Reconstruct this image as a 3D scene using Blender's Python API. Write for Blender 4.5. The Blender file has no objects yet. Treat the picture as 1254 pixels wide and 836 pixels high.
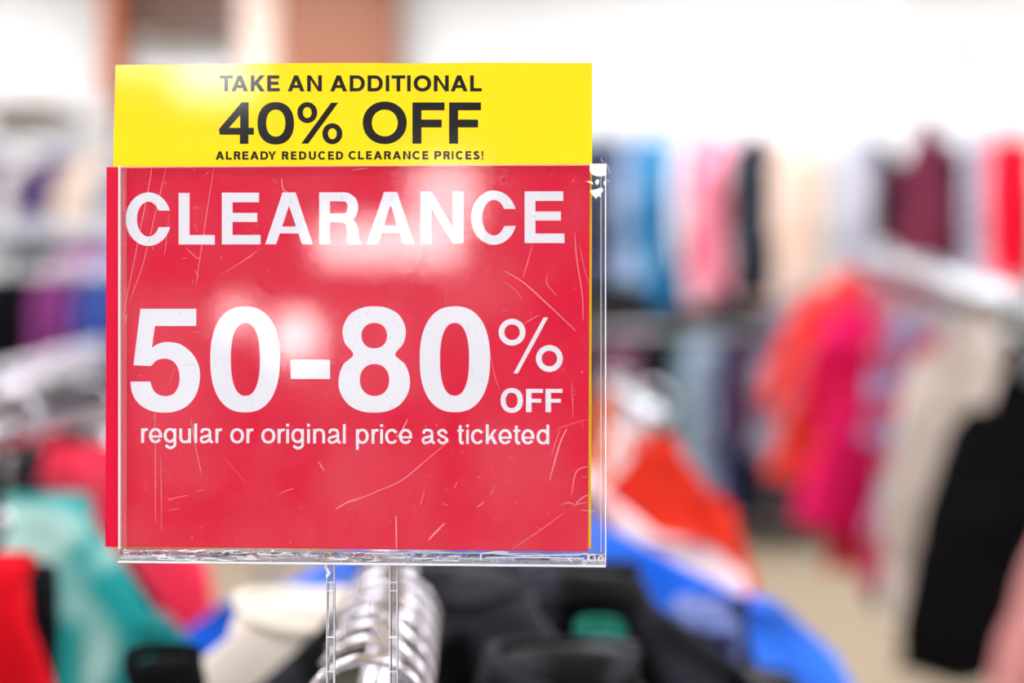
import bpy, bmesh, math, random
from mathutils import Vector, noise
from mathutils.geometry import tessellate_polygon
PI = math.pi
sc = bpy.context.scene
COL = sc.collection

# ------------------------------------------------------------------ camera
CAMZ = 1.15
F = 50 / 36 * 1254                      # focal length in pixels of the 1254 wide frame
FOCUS = 0.52
cam = bpy.data.cameras.new('camera'); cam.lens = 50; cam.sensor_width = 36
cam.clip_start = 0.02; cam.clip_end = 60
cam.dof.use_dof = True; cam.dof.focus_distance = FOCUS; cam.dof.aperture_fstop = 3.0
camo = bpy.data.objects.new('camera', cam); COL.objects.link(camo)
camo.location = (0, 0, CAMZ); camo.rotation_euler = (PI / 2, 0, 0)
sc.camera = camo
# ------------------------------------------------------------------ view, world
sc.view_settings.view_transform = 'Standard'
sc.view_settings.look = 'None'
sc.view_settings.gamma = 1
sc.view_settings.use_curve_mapping = False
sc.view_settings.exposure = 0.0
w = bpy.data.worlds.new('world'); sc.world = w; w.use_nodes = True
w.node_tree.nodes['Background'].inputs[0].default_value = (1, 1, 1, 1)
w.node_tree.nodes['Background'].inputs[1].default_value = 0.5
PANEL = 13.5                            # radiance of the ceiling panels
GLOBE = 22.0
sc.cycles.sample_clamp_indirect = 6.0

def at(px, py, D):
    return Vector(((px - 627) / F * D, D, CAMZ + (418 - py) / F * D))

# ------------------------------------------------------------------ helpers
def srgb(c):
    if isinstance(c, str):
        c = tuple(int(c[i:i + 2], 16) / 255 for i in (0, 2, 4))
    return tuple(((x / 12.92) if x <= .04045 else ((x + .055) / 1.055) ** 2.4) for x in c) + (1,)

MATS = {}
def pmat(key, col, rough=.6, metal=0, bump=0, bscale=200, **kw):
    if key in MATS: return MATS[key]
    m = bpy.data.materials.new(key); m.use_nodes = True
    nt = m.node_tree; b = nt.nodes['Principled BSDF']
    b.inputs['Base Color'].default_value = srgb(col)
    b.inputs['Roughness'].default_value = rough
    b.inputs['Metallic'].default_value = metal
    for k, v in kw.items():
        b.inputs[k.replace('_', ' ')].default_value = v
    if bump:
        tc = nt.nodes.new('ShaderNodeTexCoord'); n = nt.nodes.new('ShaderNodeTexNoise')
        n.inputs['Scale'].default_value = bscale; n.inputs['Detail'].default_value = 3
        bp = nt.nodes.new('ShaderNodeBump'); bp.inputs['Strength'].default_value = bump
        bp.inputs['Distance'].default_value = .002
        nt.links.new(tc.outputs['Object'], n.inputs['Vector'])
        nt.links.new(n.outputs['Fac'], bp.inputs['Height'])
        nt.links.new(bp.outputs['Normal'], b.inputs['Normal'])
    MATS[key] = m
    return m

def mottled(key, c1, c2, scale=3, rough=.7, stretch=(1, 1, 1), bump=0.1, lo=.35, hi=.65):
    if key in MATS: return MATS[key]
    m = bpy.data.materials.new(key); m.use_nodes = True
    nt = m.node_tree; N = nt.nodes; L = nt.links; b = N['Principled BSDF']
    b.inputs['Roughness'].default_value = rough
    tc = N.new('ShaderNodeTexCoord'); mp = N.new('ShaderNodeMapping'); mp.inputs['Scale'].default_value = stretch
    n = N.new('ShaderNodeTexNoise'); n.inputs['Scale'].default_value = scale; n.inputs['Detail'].default_value = 4
    r = N.new('ShaderNodeValToRGB'); r.color_ramp.elements[0].position = lo; r.color_ramp.elements[1].position = hi
    r.color_ramp.elements[0].color = srgb(c1); r.color_ramp.elements[1].color = srgb(c2)
    bp = N.new('ShaderNodeBump'); bp.inputs['Strength'].default_value = bump; bp.inputs['Distance'].default_value = .004
    L.new(tc.outputs['Object'], mp.inputs[0]); L.new(mp.outputs[0], n.inputs['Vector']); L.new(n.outputs['Fac'], r.inputs[0])
    L.new(r.outputs[0], b.inputs['Base Color']); L.new(n.outputs['Fac'], bp.inputs['Height']); L.new(bp.outputs[0], b.inputs['Normal'])
    MATS[key] = m
    return m

def fabric(c1, c2=None, pat='plain', rough=.85, scale=30):
    key = 'fabric_%s_%s_%s_%s_%s' % (c1, c2, pat, rough, scale)
    if key in MATS: return MATS[key]
    m = bpy.data.materials.new(key); m.use_nodes = True
    nt = m.node_tree; N = nt.nodes; L = nt.links; b = N['Principled BSDF']
    b.inputs['Roughness'].default_value = rough
    b.inputs['Specular IOR Level'].default_value = .08 if rough > .7 else .12
    tc = N.new('ShaderNodeTexCoord')
    weave = N.new('ShaderNodeTexNoise'); weave.inputs['Scale'].default_value = 900; weave.inputs['Detail'].default_value = 2
    bp = N.new('ShaderNodeBump'); bp.inputs['Strength'].default_value = .25; bp.inputs['Distance'].default_value = .0006
    L.new(tc.outputs['Object'], weave.inputs['Vector']); L.new(weave.outputs['Fac'], bp.inputs['Height']); L.new(bp.outputs[0], b.inputs['Normal'])
    r = N.new('ShaderNodeValToRGB'); e = r.color_ramp.elements
    A = srgb(c1); B = srgb(c2 or c1)
    e[0].color = A; e[1].color = B
    if pat == 'plain':
        if not c2: e[1].color = tuple(x * .85 for x in A[:3]) + (1,)
        t = N.new('ShaderNodeTexNoise'); t.inputs['Scale'].default_value = 5; e[0].position = .4; e[1].position = .6
        out = t.outputs['Fac']; L.new(tc.outputs['Object'], t.inputs['Vector'])
    elif pat in ('stripe', 'vstripe'):
        t = N.new('ShaderNodeTexWave'); t.wave_type = 'BANDS'; t.bands_direction = 'Z' if pat == 'stripe' else 'X'
        t.inputs['Scale'].default_value = scale; t.inputs['Distortion'].default_value = .4; e[0].position = .45; e[1].position = .55
        out = t.outputs['Fac']; L.new(tc.outputs['Object'], t.inputs['Vector'])
    else:
        t = N.new('ShaderNodeTexNoise'); t.inputs['Scale'].default_value = scale; t.inputs['Detail'].default_value = 1
        t.inputs['Distortion'].default_value = .6; e[0].position = .47; e[1].position = .55
        out = t.outputs['Fac']; L.new(tc.outputs['Object'], t.inputs['Vector'])
    L.new(out, r.inputs[0]); L.new(r.outputs[0], b.inputs['Base Color'])
    MATS[key] = m
    return m

def emit(key, col, s):
    if key in MATS: return MATS[key]
    m = bpy.data.materials.new(key); m.use_nodes = True; nt = m.node_tree
    nt.nodes.remove(nt.nodes['Principled BSDF'])
    e = nt.nodes.new('ShaderNodeEmission'); e.inputs[0].default_value = srgb(col); e.inputs[1].default_value = s
    nt.links.new(e.outputs[0], nt.nodes['Material Output'].inputs[0]); MATS[key] = m
    return m

def obj(name, me, mat=None, parent=None, loc=None, smooth=False):
    """link a mesh (bmesh or Mesh) as one object"""
    if isinstance(me, bmesh.types.BMesh):
        bm = me; me = bpy.data.meshes.new(name); bm.to_mesh(me); bm.free()
    if mat is not None:
        for mm in (mat if isinstance(mat, (list, tuple)) else [mat]): me.materials.append(mm)
    if smooth:
        for p in me.polygons: p.use_smooth = True
    o = bpy.data.objects.new(name, me); COL.objects.link(o)
    if parent: o.parent = parent
    if loc is not None: o.location = loc
    return o

def tag(o, label=None, cat=None, group=None, kind=None):
    if label: o['label'] = label
    if cat: o['category'] = cat
    if group: o['group'] = group
    if kind: o['kind'] = kind
    return o

def empty(name, loc=(0, 0, 0), rz=0.0):
    o = bpy.data.objects.new(name, None); o.empty_display_size = .05; COL.objects.link(o)
    o.location = loc; o.rotation_euler = (0, 0, rz)
    return o

def box(bm, x0, x1, y0, y1, z0, z1, bev=0):
    vs = [bm.verts.new((x, y, z)) for x in (x0, x1) for y in (y0, y1) for z in (z0, z1)]
    fs = [(0, 1, 3, 2), (4, 6, 7, 5), (0, 4, 5, 1), (2, 3, 7, 6), (0, 2, 6, 4), (1, 5, 7, 3)]
    F_ = [bm.faces.new([vs[i] for i in f]) for f in fs]
    if bev:
        es = list({e for f in F_ for e in f.edges})
        bmesh.ops.bevel(bm, geom=es, offset=bev, segments=2, affect='EDGES', profile=.5)
    return bm

def nbox(*a, **k):
    return box(bmesh.new(), *a, **k)

def tube(bm, pts, r, seg=8, cap=True):
    pts = [Vector(p) for p in pts]; rings = []
    up = None
    for i, p in enumerate(pts):
        d = (pts[min(i + 1, len(pts) - 1)] - pts[max(i - 1, 0)]).normalized()
        if up is None:
            a = Vector((0, 0, 1)) if abs(d.z) < .9 else Vector((1, 0, 0))
            up = d.cross(a).normalized()
        up = (up - d * up.dot(d)).normalized(); v = d.cross(up)
        rr = r[i] if isinstance(r, (list, tuple)) else r
        rings.append([bm.verts.new(p + rr * (math.cos(2 * PI * k / seg) * up + math.sin(2 * PI * k / seg) * v)) for k in range(seg)])
    for a, b in zip(rings, rings[1:]):
        for k in range(seg):
            bm.faces.new((a[k], a[(k + 1) % seg], b[(k + 1) % seg], b[k]))
    if cap:
        bm.faces.new(rings[0][::-1]); bm.faces.new(rings[-1])
    return bm

def lathe(bm, prof, seg=24, cx=0, cy=0):
    rings = [[bm.verts.new((cx + r * math.cos(2 * PI * k / seg), cy + r * math.sin(2 * PI * k / seg), z)) for k in range(seg)] for r, z in prof]
    for a, b in zip(rings, rings[1:]):
        for k in range(seg):
            bm.faces.new((a[k], a[(k + 1) % seg], b[(k + 1) % seg], b[k]))
    bm.faces.new(rings[0][::-1]); bm.faces.new(rings[-1])
    return bm

# ------------------------------------------------------------------ materials
M_wall = mottled('wall_paint', 'fbfbfa', 'f5f7f7', 2, .9)
M_front = mottled('charcoal_wall', '2e2b2c', '242123', 1.5, .8)
M_ceil = mottled('ceiling_paint', 'f3f2ee', 'e9e9e6', 3, .9)
M_carpet = mottled('carpet', '84755f', '91826c', 60, .95, bump=.4)
M_wood = mottled('brown_wood', '7a4226', '69371e', 3, .5, (1, 1, 12), bump=.1)
M_litwood = mottled('lit_post_wood', 'd96f20', 'c65e14', 3, .5, (1, 1, 10))  # lit tone of the post wood, put into the colour
M_dkwood = mottled('dark_wood', '634434', '533729', 3, .5, (8, 1, 1))
M_redwood = mottled('red_wood', 'a2623f', '915434', 3, .5, (1, 1, 10))
M_beige = pmat('beige_paint', 'dcc3b4', .8)
M_chrome = pmat('chrome', 'c6c1c8', .16, 1)
M_steel = pmat('brushed_steel', 'c8ccd0', .3, 1)
M_white = pmat('white_plastic', 'f0f0f0', .35)
M_greypl = pmat('grey_plastic', 'b9bdc2', .3)
M_blackpl = pmat('black_plastic', '161618', .35)
M_lamp = emit('lamp_panel', 'f6f8ff', PANEL)

# ------------------------------------------------------------------ room
BX = 6.0; BY = 8.8; FY = -8.2; H = 3.6
tag(obj('floor', nbox(-BX, BX, FY, BY, -.1, 0), M_carpet), 'beige carpet of the shop floor', kind='structure')
tag(obj('ceiling', nbox(-BX, BX, FY, BY, H, H + .1), M_ceil), 'white ceiling', kind='structure')
tag(obj('wall_back', nbox(-BX, BX, BY, BY + .15, 0, H), M_wall), 'bright white back wall behind the clothes rails', kind='structure')
tag(obj('wall_front', nbox(-BX, BX, FY - .15, FY, 0, H), M_front), kind='structure')
tag(obj('wall_left', nbox(-BX - .15, -BX, FY, BY, 0, H), M_wall), kind='structure')
tag(obj('wall_right', nbox(BX, BX + .15, FY, BY, 0, H), M_wall), kind='structure')
tag(obj('baseboard_back', nbox(-BX, BX, BY - .015, BY, 0, .1), M_white), kind='structure')

k = 0
for ix in (-4.2, -1.4, 1.4, 4.2):
    for iy in (-6.5, -3.8, -1.1, 1.6, 4.3, 7.0):
        t = empty('ceiling_light', (ix, iy, H - .05))
        tag(t, 'flat white lit ceiling panel above the clothes racks', 'ceiling light', 'ceiling light panels')
        f = bmesh.new()
        for a in ((-.62, -.58, -.62, .62), (.58, .62, -.62, .62), (-.58, .58, -.62, -.58), (-.58, .58, .58, .62)):
            box(f, a[0], a[1], a[2], a[3], -.01, .05)
        obj('frame', f, M_white, t)
        obj('diffuser', nbox(-.58, .58, -.58, .58, .0, .04), emit('lamp_panel_back', 'f6f8ff', PANEL * 1.45) if iy > 6 else M_lamp, t)

# fittings on the left of the back wall
def slab(name, px0, px1, py0, py1, D, th, mat, label, cat='panel'):
    a = at(px0, py0, D); b = at(px1, py1, D)
    me = nbox(0, b.x - a.x, 0, th, 0, a.z - b.z, bev=.004)
    return tag(obj(name, me, mat, loc=(a.x, D, b.z)), label, cat)
slab('wooden_post', 141, 158, -60, 650, 8.55, .12, M_wood, 'tall narrow brown wooden post left of the yellow card', 'post')
slab('lit_post_edge', 127, 140, -60, 120, 8.5, .05, M_litwood, 'orange strip coloured as the lit edge of the brown post, top left', 'lit edge')  # orange strip painted in for the post's lit edge
slab('header_board', 160, 290, -60, 38, 8.5, .1, M_dkwood, 'dark brown header board at the top above the yellow card')
slab('pilaster', 291, 339, -60, 650, 8.45, .2, M_beige, 'pale beige pilaster between header board and slatted panel', 'pilaster')
t = empty('slatted_panel', at(340, 418, 8.5)); t.location.z = .0
tag(t, 'reddish brown wooden slat panel rising above the yellow card', 'panel')
wdt = 148 / F * 8.5
obj('backing', nbox(0, wdt, .03, .06, .02, H - .02), M_dkwood, t)
sl = nbox(0, wdt, 0, .028, 0, .112, bev=.004); me = bpy.data.meshes.new('slat'); sl.to_mesh(me); sl.free(); me.materials.append(M_redwood)
for i in range(28):
    obj('slat', me, None, t, (0, 0, .05 + i * .124))
# shelf far left
t = empty('wall_shelf', at(-40, 131, 8.3))
tag(t, 'thin brown shelf on the white wall at far left', 'shelf')
obj('board', nbox(0, .52, 0, .48, 0, .035, bev=.003), mottled('shelf_wood', '8f7c66', '7d6b57', 4), t)
for x in (.06, .46): obj('bracket', nbox(x - .01, x + .01, .2, .49, -.12, 0), M_steel, t)
# exit-like sign (pink smudge) and spotlight on the right
p = at(1195, 64, 8.7)
t = empty('wall_sign', (p.x, 8.74, p.z)); tag(t, 'small pale pink sign high on the white wall, top right', 'sign')
obj('plate', nbox(-.16, .16, 0, .03, -.09, .09, bev=.006), M_white, t)
obj('face', nbox(-.05, .05, -.006, 0, -.035, .035), pmat('pink_face', 'f2868e', .5), t)
p = at(1085, 98, 7.2)
t = empty('spotlight', p); tag(t, 'bright white spotlight hanging in front of the back wall, right', 'spotlight')
bm = bmesh.new(); bmesh.ops.create_uvsphere(bm, u_segments=20, v_segments=12, radius=.05)
obj('bulb', bm, emit('bulb', 'ffffff', 90), t, smooth=True)
obj('stem', tube(bmesh.new(), [(0, 0, .05), (0, 0, H - p.z)], .008), M_white, t)
obj('shade', lathe(bmesh.new(), [(.025, .09), (.06, .06), (.062, .045), (.03, .05)]), M_white, t, smooth=True)

# ------------------------------------------------------------------ sign frame of reference
YAW = math.radians(3.2)
EX = Vector((math.cos(YAW), -math.sin(YAW), 0)); EN = Vector((-math.sin(YAW), -math.cos(YAW), 0)); EZ = Vector((0, 0, 1))
O = at(434, 440, FOCUS)
RAILZ = CAMZ - .168                                  # height of the near rail's axis
BASEZ = RAILZ + .012
def SP(px, py, n=0.0):
    """point of the sign plane (raised n towards the viewer) in the sign's own coordinates"""
    d = Vector(((px - 627) / F, 1, (418 - py) / F)); C = Vector((0, 0, CAMZ))
    t = ((O + n * EN) - C).dot(EN) / d.dot(EN)
    h = C + d * t - O
    return h.dot(EX), h.z + O.z - BASEZ
ORIGIN = Vector((O.x, O.y, BASEZ))

def refl(px, py, L):
    """world point seen mirrored in the sign at that pixel, L metres from it"""
    d = Vector(((px - 627) / F, 1, (418 - py) / F)); C = Vector((0, 0, CAMZ))
    t = (O - C).dot(EN) / d.dot(EN); h = C + d * t
    d.normalize(); r = d - 2 * d.dot(EN) * EN
    return h + r * L

# ------------------------------------------------------------------ lettering
def ell(cx, cy, rx, ry, a0=0, a1=360, n=48, p=2.0):
    pts = []
    for i in range(n + (0 if abs(a1 - a0) == 360 else 1)):
        a = math.radians(a0 + (a1 - a0) * i / n); c, s = math.cos(a), math.sin(a)
        pts.append((cx + rx * math.copysign(abs(c) ** (2 / p), c), cy - ry * math.copysign(abs(s) ** (2 / p), s)))
    return pts
def ring(x0, x1, y0, y1, sx, sy, p=2.0, pi_=None):
    cx, cy, rx, ry = (x0 + x1) / 2, (y0 + y1) / 2, (x1 - x0) / 2, (y1 - y0) / 2
    return (ell(cx, cy, rx, ry, p=p), [ell(cx, cy, rx - sx, ry - sy, p=pi_ or p)])
def rect(x0, x1, y0, y1):
    return ([(x0, y0), (x1, y0), (x1, y1), (x0, y1)], [])
def P(*pts): return (list(pts), [])
def cat(pts, n=8, closed=False):
    """smooth path; a point with a third value is a corner"""
    m = len(pts); out = []
    rng = range(m if closed else m - 1)
    for i in rng:
        p1, p2 = pts[i], pts[(i + 1) % m]
        p0 = pts[i - 1] if (i > 0 or closed) else p1
        p3 = pts[(i + 2) % m] if (i + 2 < m or closed) else p2
        if len(p1) > 2: p0 = (2 * p1[0] - p2[0], 2 * p1[1] - p2[1]) if len(p2) > 2 else p1
        if len(p2) > 2: p3 = p2
        if len(p1) > 2 and len(p2) > 2:
            out.append(p1[:2]); continue
        for j in range(n):
            t = j / n
            q = []
            for c in (0, 1):
                a, b, c_, d = p0[c], p1[c], p2[c], p3[c]
                q.append(.5 * (2 * b + (c_ - a) * t + (2 * a - 5 * b + 4 * c_ - d) * t * t + (3 * b - a - 3 * c_ + d) * t ** 3))
            out.append(tuple(q))
    if not closed: out.append(pts[-1][:2])
    return out
def stroke(pts, w):
    L, R = [], []
    n = len(pts)
    for i in range(n):
        a = pts[max(i - 1, 0)]; b = pts[i]; c = pts[min(i + 1, n - 1)]
        d1 = Vector((b[0] - a[0], b[1] - a[1])); d2 = Vector((c[0] - b[0], c[1] - b[1]))
        if d1.length < 1e-6: d1 = d2
        if d2.length < 1e-6: d2 = d1
        d1.normalize(); d2.normalize(); t = (d1 + d2)
        t = t.normalized() if t.length > 1e-6 else d1
        nn = Vector((-t.y, t.x)); k = w / 2 / max(.5, abs(nn.dot(Vector((-d1.y, d1.x)))))
        L.append((b[0] + nn.x * k, b[1] + nn.y * k)); R.append((b[0] - nn.x * k, b[1] - nn.y * k))
    return (L + R[::-1], [])
def arcband(cx, cy, rx, ry, sx, sy, a0, a1, n=28, p=2.0, ai0=None, ai1=None):
    o = ell(cx, cy, rx, ry, a0, a1, n, p); i = ell(cx, cy, rx - sx, ry - sy, a0 if ai0 is None else ai0, a1 if ai1 is None else ai1, n, p)
    return (o + i[::-1], [])

def cap(ch, x0, x1, y0, y1, s, h=None, bold=False):
    """capital letters drawn into a pixel box: s stem width, h bar width"""
    h = h or s; W = x1 - x0; Hh = y1 - y0; cx = (x0 + x1) / 2; cy = (y0 + y1) / 2
    if ch == 'T': return [rect(x0, x1, y0, y0 + h), rect(cx - s / 2, cx + s / 2, y0 + h, y1)]
    if ch == 'I': return [rect(x0, x1, y0, y1)]
    if ch == 'L': return [rect(x0, x0 + s, y0, y1), rect(x0 + s, x1, y1 - h, y1)]
    if ch in 'EF':
        m = y0 + Hh * (.49 if ch == 'E' else .5)
        r = [rect(x0, x0 + s, y0, y1), rect(x0 + s, x1 - .04 * W, y0, y0 + h), rect(x0 + s, x1 - .1 * W, m - h / 2, m + h / 2)]
        if ch == 'E': r.append(rect(x0 + s, x1, y1 - h, y1))
        return r
    if ch == 'A':
        q = s * (.93 if bold else 1.12); hw = s * .555
        yb = y0 + Hh * .79; yt = yb - h * (.76 if bold else .9)
        def xl(y): return (cx - hw) + (x0 - cx + hw) * (y - y0) / Hh        # outer left edge
        def il(y): return xl(y) + q                                        # inner left edge
        ya = y0
        # inner apex where il = cx
        ya = y0 + Hh * (q - hw) / (cx - hw - x0)
        outer = [(cx - hw, y0), (cx + hw, y0), (x1, y1), (2 * cx - il(y1), y1), (2 * cx - il(yb), yb), (il(yb), yb), (il(y1), y1), (x0, y1)]
        return [(outer, [[(cx, ya), (2 * cx - il(yt), yt), (il(yt), yt)]])]
    if ch == 'N':
        return [P((x0, y0), (x0 + s, y0), (x1 - s, y1 - Hh * .30), (x1 - s, y0), (x1, y0), (x1, y1), (x1 - s, y1), (x0 + s, y0 + Hh * .30), (x0 + s, y1), (x0, y1))]
    if ch == 'K':
        return [rect(x0, x0 + s, y0, y1),
                P((x1 - s * 1.35, y0), (x1 - s * .1, y0), (x0 + s + W * .22, cy + Hh * .02), (x0 + s, cy + Hh * .2), (x0 + s, cy + Hh * .2 - s * 1.25)),
                P((x0 + s + W * .06, cy + Hh * .06), (x0 + s + W * .22, cy - Hh * .13), (x1, y1), (x1 - s * 1.3, y1))]
    if ch == 'Y':
        return [P((x0, y0), (x0 + s * 1.2, y0), (cx, y0 + Hh * .45), (x1 - s * 1.2, y0), (x1, y0), (cx + s / 2, y0 + Hh * .62), (cx + s / 2, y1), (cx - s / 2, y1), (cx - s / 2, y0 + Hh * .62))]
    if ch == 'O': return [ring(x0, x1, y0 - .2, y1 + .2, s * 1.05, h * 1.05, 2.1)]
    if ch == 'D':
        r = Hh / 2; xc = x1 - r * .98
        o = [(x0, y0)] + ell(xc, cy, x1 - xc, r, 90, -90, 24, 2.1) + [(x0, y1)]
        i = [(x0 + s, y0 + h)] + ell(xc, cy, x1 - xc - s, r - h, 90, -90, 24, 2.1) + [(x0 + s, y1 - h)]
        return [(o, [i])]
    if ch in 'PR':
        yb = y0 + Hh * (.58 if ch == 'R' else .66); xr = x1 - (W * .05 if ch == 'R' else 0); r = (yb - y0) / 2; xc = xr - r; yc = (y0 + yb) / 2
        o = [(x0 + s, y0)] + ell(xc, yc, r, r, 90, -90, 20, 2.1) + [(x0 + s, yb)]
        i = [(x0 + s, y0 + h)] + ell(xc, yc, r - s * .98, r - h, 90, -90, 20, 2.1) + [(x0 + s, yb - h)]
        # C-shaped band: outer then inner reversed
        res = [rect(x0, x0 + s, y0, y1), (o + i[::-1], [])]
        if ch == 'R':
            if bold:
                lw = s
                res.append((cat([(x0 + W * .52, yb - h, 1), (xr - W * .22, yb - h * .9, 1), (xr - W * .05, yb + .02 * Hh), (xr, yb + .14 * Hh), (xr + .1, y1 - .1 * Hh), (x1 + W * .02, y1 - .02 * Hh, 1), (x1 + W * .02, y1, 1), (x1 - lw * 1.02, y1, 1),
                                 (x1 - lw * 1.22, y1 - .08 * Hh), (x1 - lw * 1.25, yb + .16 * Hh), (x1 - lw * 1.45, yb + .03 * Hh), (x0 + W * .55, yb, 1), (x0 + W * .45, yb, 1)], closed=True), []))
            else:
                res.append(P((x0 + W * .40, yb - h * .5), (x0 + W * .40 + s * 1.15, yb - h * .9), (x1, y1), (x1 - s * 1.2, y1)))
        return res
    if ch == 'U':
        r = W / 2; yc = y1 - r * .98
        o = [(x0, y0)] + ell(cx, yc, r, r * .98 + .2, 180, 360, 24) + [(x1, y0), (x1 - s, y0)] + ell(cx, yc, r - s, r * .98 - h + .2, 360, 180, 24) + [(x0 + s, y0)]
        return [(o, [])]
    if ch == 'C':
        R = W * .53
        return [arcband(x0 + R, cy, R, Hh / 2 + .2, s, h, 42, 318, 36)]
    if ch == 'S':
        pts = cat([(x1 - s * .6, y0 + Hh * .2), (cx + W * .12, y0 + h * .55), (cx - W * .2, y0 + h * .7), (x0 + s * .75, y0 + Hh * .27), (cx - W * .1, cy - Hh * .05), (cx + W * .15, cy + Hh * .04),
                   (x1 - s * .5, y1 - Hh * .27), (cx + W * .18, y1 - h * .65), (cx - W * .12, y1 - h * .5), (x0 + s * .3, y1 - Hh * .19)])
        return [stroke(pts, s)]
    if ch == '!':
        return [P((x0, y0), (x1, y0), (x1 - .3, y1 - Hh * .32), (x0 + .3, y1 - Hh * .32)), rect(x0, x1, y1 - Hh * .2, y1)]
    return []

def low(ch, x0, x1, yb, xh, asc, desc, s):
    """lower-case letters; yb baseline, xh/asc/desc y of the tops and tails"""
    W = x1 - x0; cx = (x0 + x1) / 2; cy = (yb + xh) / 2; ry = (yb - xh) / 2; o = .35; Hh = yb - xh
    h = s * .88
    if ch == 'l': return [rect(x0, x1, asc, yb)]
    if ch == 'i': return [rect(x0, x1, xh + .3, yb), rect(x0, x1, asc, asc + s * .95)]
    if ch == 'o': return [ring(x0, x1, xh - o, yb + o, s, h, 2.1)]
    if ch == 'c': return [arcband(x0 + W * .52, cy, W * .52, ry + o, s, h, 32, 325, 32, 2.1)]
    if ch == 'e':
        return [arcband(cx, cy, W / 2, ry + o, s, h, 0, 325, 36, 2.1), rect(x0 + s * .7, x1, cy - .2, cy - .2 + h * .85)]
    if ch == 'r':
        return [rect(x0, x0 + s, xh + .2, yb), stroke(cat([(x0 + s * .5, cy + Hh * .1), (x0 + s * .75, xh + Hh * .28), (x0 + W * .55, xh + h * .6), (x1, xh + h * .45)]), h)]
    if ch in 'nu':
        r = (W) / 2
        if ch == 'n':
            return [rect(x0, x0 + s, xh + .2, yb), P(*(ell(cx, xh + r * .98, r, r * .98 + o, 180, 0, 20, 2.3) + [(x1, yb), (x1 - s, yb)] + ell(cx, xh + r * .98, r - s, r * .98 + o - h, 0, 180, 20, 2.3)))]
        return [rect(x1 - s, x1, xh + .2, yb), P(*(ell(cx, yb - r * .98, r, r * .98 + o, 180, 360, 20, 2.3) + [(x1, xh + .2), (x1 - s, xh + .2)] + ell(cx, yb - r * .98, r - s, r * .98 + o - h, 360, 180, 20, 2.3) + [(x0 + s, xh + .2), (x0, xh + .2)]))]
    if ch == 'p': return [rect(x0, x0 + s, xh + .2, desc), ring(x0, x1, xh - o, yb + o, s, h, 2.1)]
    if ch == 'd': return [rect(x1 - s, x1, asc, yb), ring(x0, x1, xh - o, yb + o, s, h, 2.1)]
    if ch == 'g':
        return [ring(x0, x1, xh - o, yb + o - .6, s, h, 2.1), stroke(cat([(x1 - s / 2, xh + .2, 1), (x1 - s / 2, yb, 1), (x1 - s * .7, desc - h * 1.3), (cx + .3, desc - h * .5), (x0 + s * .7, desc - h * 1.5)]), s * .93)]
    if ch == 'a':
        return [stroke(cat([(x0 + s * .7, xh + Hh * .3), (x0 + W * .22, xh + h * .65), (x0 + W * .46, xh + h * .3), (x0 + W * .72, xh + h * .8), (x0 + W * .78, xh + Hh * .4), (x0 + W * .78, yb - Hh * .22), (x0 + W * .85, yb - h * .5), (x1, yb - h * .45)]), h),
                stroke(cat([(x0 + W * .78, cy - Hh * .05), (x0 + W * .5, cy + Hh * .03), (x0 + W * .2, cy + Hh * .1), (x0 + s * .5, yb - Hh * .24), (x0 + W * .22, yb - h * .4), (x0 + W * .52, yb - h * .6), (x0 + W * .78, yb - Hh * .3)]), h)]
    if ch == 's':
        return [stroke(cat([(x1 - s * .6, xh + Hh * .29), (cx + W * .1, xh + h * .4), (cx - W * .2, xh + h * .6), (x0 + s * .65, xh + Hh * .28), (cx - W * .1, cy - Hh * .04), (cx + W * .15, cy + Hh * .05),
                            (x1 - s * .5, yb - Hh * .27), (cx + W * .18, yb - h * .55), (cx - W * .12, yb - h * .35), (x0 + s * .45, yb - Hh * .3)]), h)]
    if ch == 't':
        return [rect(x0, x1, xh + .2, xh + .2 + h * .85), stroke(cat([(x0 + W * .45, asc + 1.2, 1), (x0 + W * .45, yb - s * 1.2, 1), (x0 + W * .6, yb - h * .5), (x1, yb - h * .45)]), s)]
    if ch == 'k':
        return [rect(x0, x0 + s, asc, yb), P((x1 - s * 1.35, xh + .2), (x1 - s * .2, xh + .2), (x0 + s, cy + Hh * .32), (x0 + s, cy + Hh * .04)), P((x0 + W * .36, cy - .1), (x0 + W * .58, cy - Hh * .16), (x1, yb), (x1 - s * 1.25, yb))]
    return []

def lettering(name, polys, n, mat, parent, pz=0.0):
    bm = bmesh.new()
    n_base = n
    for k_, (outer, holes) in enumerate(polys):
        n = n_base + (k_ % 4) * 4e-6
        loops = [outer] + holes
        l3 = [[Vector((x, -y, 0)) for x, y in lp] for lp in loops]
        flat = [v for lp in l3 for v in lp]
        tris = tessellate_polygon(l3)
        vs = []
        for v in flat:
            u, z = SP(v.x, -v.y, n)
            vs.append(bm.verts.new((u, -n, z)))
        for t in tris:
            a, b, c = (flat[i] for i in t)
            ar = (b - a).cross(c - a).z
            if abs(ar) < 1e-7: continue
            tt = t if ar > 0 else t[::-1]
            try: bm.faces.new([vs[i] for i in tt])
            except ValueError: pass
    return obj(name, bm, mat, parent)

def plate(px0, px1, py0, py1, n0, n1, skew=None, bev=0):
    """box whose front face (raised n1) covers that pixel rectangle, in sign coordinates"""
    a = SP(px0, py0, n1); b = SP(px1, py1, n1); c = SP(px0, py1, n1); d = SP(px1, py0, n1)
    x0 = (a[0] + c[0]) / 2; x1 = (b[0] + d[0]) / 2; z1 = (a[1] + d[1]) / 2; z0 = (b[1] + c[1]) / 2
    return nbox(x0, x1, -n1, -n0, z0, z1, bev=bev)

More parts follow.
